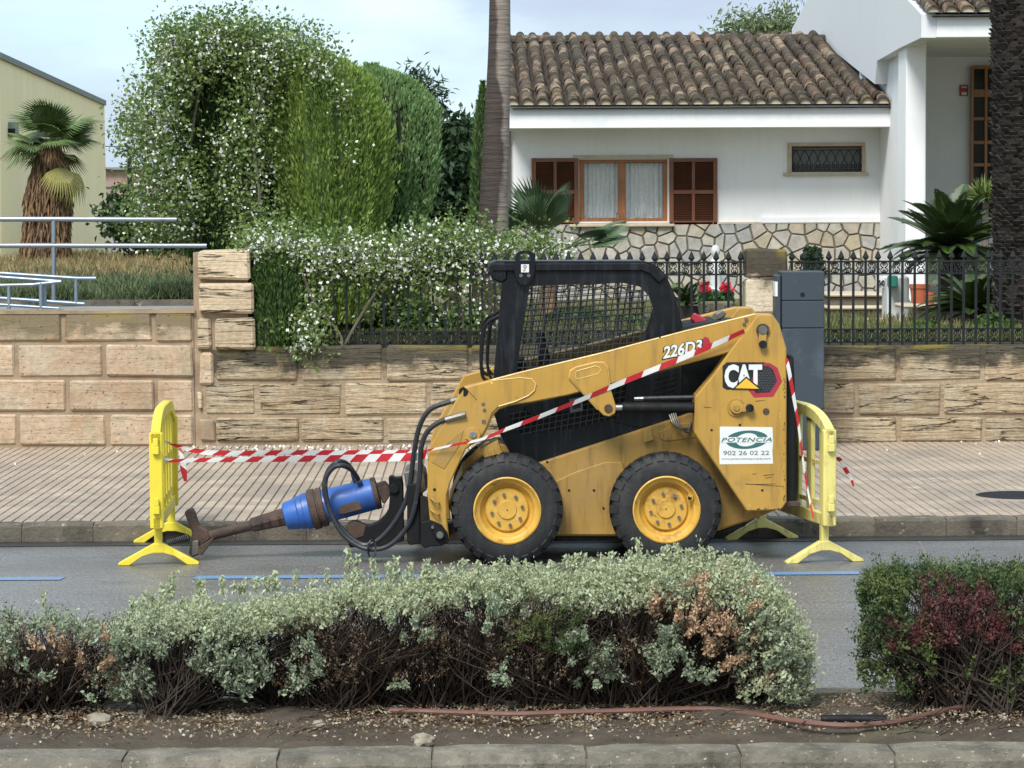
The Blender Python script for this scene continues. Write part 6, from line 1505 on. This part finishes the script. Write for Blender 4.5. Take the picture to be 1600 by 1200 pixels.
# upright silver sprigs standing above the clipped tops
spg = [(266, 905, 935), (272, 893, 932), (545, 858, 905), (556, 868, 905), (583, 872, 905), (620, 870, 904), (702, 888, 900), (725, 874, 896), (748, 880, 896), (775, 878, 895), (828, 880, 894), (862, 876, 895), (996, 842, 884), (1060, 850, 876), (1075, 858, 876), (1110, 856, 876), (1165, 864, 885), (1020, 868, 882), (940, 876, 888), (1140, 866, 880), (70, 925, 948), (375, 912, 930)]
for k in range(70):
    a = random.uniform(180, 1230); y1 = float(np.interp(a, [180, 300, 480, 600, 850, 1000, 1100, 1180, 1230], [950, 928, 915, 903, 892, 880, 874, 890, 935])); spg.append((a, y1-random.uniform(6, 26), y1))
SPL = []
q = MB()
for a, y0, y1 in spg:
    b0, e = W(a+random.uniform(-6, 6), y1+6, YB_), W(a, y0, YB_); q.tube([b0, b0.lerp(e, .5)+Vector((random.gauss(0, .006), 0, 0)), e], [.003, .0025, .0015], 4)
    k = int((y1-y0)*2.2); SPL.append(np.array([b0.lerp(e, random.uniform(.1, 1.02))+Vector((random.gauss(0, .008), random.gauss(0, .008), 0)) for i in range(k)]))
sg = empty('hedge_sprigs', W(700, 900, YB_)); top(sg, 'thin upright silver sprigs sticking out above the clipped hedge', 'hedge'); kind(sg, 'stuff')
q.build('shoots', SIL2, sg, recalc=False); leaf_cloud('sprig_leaves', np.concatenate(SPL), .02, SIL, sg, .5, np.tile([0, 0, 1.], (sum(len(s) for s in SPL), 1)), .5)

# litter, pipe, stones on the median
LIT = leafmat('leaf_litter', lin('5a4432'), lin('8a7256'), lin('b0a48c'), .1, 14)
n_ = 11000; px = rng.uniform(-40, 1660, n_); yy = rng.normal(11.0, .2, n_); k = (yy > YM0+.22) & (yy < YM1-.16); px, yy = px[k], yy[k]
kind(leaf_cloud('leaf_litter', np.stack([(px-735)/4300*yy, yy, np.full(len(px), ZS+.006)+rng.uniform(0, .012, len(px))], 1), .017, LIT, None, .45, np.stack([rng.normal(size=len(px)), rng.normal(size=len(px)), np.zeros(len(px))], 1), .6), 'stuff')
WHT = leafmat('pale_litter', lin('b4aa98'), lin('d0c8b8'), None, .1)
n_ = 750; px = rng.uniform(-40, 1660, n_); yy = rng.normal(10.85, .22, n_); k = (yy > YM0+.22) & (yy < YM1-.16); px, yy = px[k], yy[k]
kind(leaf_cloud('pale_litter', np.stack([(px-735)/4300*yy, yy, np.full(len(px), ZS+.01)], 1), .014, WHT, None, .6), 'stuff')
M['pipe'] = pm('brown_irrigation_pipe', lin('6a4a40'), .6, .25, 8, .1, 60)
q = MB(); q.tube(sm([G(a, b_, ZS+.02) for a, b_ in ((610, 1110), (700, 1113), (800, 1116), (900, 1113), (980, 1111), (1080, 1108), (1130, 1110), (1180, 1117), (1240, 1127), (1320, 1134), (1400, 1128), (1460, 1114), (1500, 1106), (1545, 1102))], 5), .0125, 8)
top(q.build('irrigation_pipe', M['pipe'], smooth=True), 'long thin brown irrigation pipe lying on the median soil', 'pipe')
q = MB(); q.cyl(G(1283, 1124, ZS+.02), G(1385, 1124, ZS+.02), .019, n=12); top(q.build('pipe_offcut', M['blackm'], smooth=True), 'short dark pipe offcut beside the brown irrigation pipe', 'pipe')
M['rock'] = pm('pale_rock', lin('958c7c'), .9, .3, 12, .5, 50, spots=[(lin('6c6252'), 9, .5, .2)])
def rock(px, py, wpx, hpx, label):
    c = G(px, py, ZS); s = c.y/4300; bm = bmesh.new(); bmesh.ops.create_icosphere(bm, subdivisions=2, radius=1)
    for v_ in bm.verts:
        k = 1+.22*math.sin(v_.co.x*3.1+px)+.18*math.sin(v_.co.y*4+v_.co.z*3+py); v_.co = Vector((v_.co.x*wpx*s/2*k, v_.co.y*wpx*s*.35*k, v_.co.z*hpx*s*.6*k))
    me = bpy.data.meshes.new('rock'); bm.to_mesh(me); bm.free(); me.materials.append(M['rock'])
    top(place(me, 'rock', c+Vector((0, 0, hpx*s*.25))), label, 'rock', 'stones on the median')
for a in ((662, 1162, 44, 18, 'flat pale rock on the near median kerb'), (144, 1108, 22, 17, 'white rock under the left brown bush'), (222, 1120, 18, 14, 'pale rock left of the thick stump'), (155, 1130, 34, 20, 'brownish rock in the litter left of the stump'), (498, 1140, 34, 16, 'brown broken rock beside the fallen twigs'), (636, 1132, 18, 10, 'small pale rock below the end of the pipe'), (984, 1118, 26, 12, 'low grey rock below the middle of the pipe'), (494, 1102, 20, 18, 'pale rock beside the middle bush stem')): rock(*a)
q = MB()
for k in range(70):
    a = G(random.choice([random.gauss(480, 30), random.uniform(0, 1600), random.gauss(1450, 50)]), random.gauss(1128, 16), ZS+.012); t = random.uniform(-.6, .6); L_ = random.uniform(.04, .16)
    e = a+Vector((math.cos(t)*L_, math.sin(t)*L_, random.uniform(0, .05)))
    if YM0+.24 < e.y < YM1-.16 and YM0+.24 < a.y < YM1-.16: q.tube([a, a.lerp(e, .5)+Vector((0, 0, .012)), e], [.003, .0025, .0012], 3)
kind(q.build('fallen_twigs', M['twigdry'], recalc=False), 'stuff')
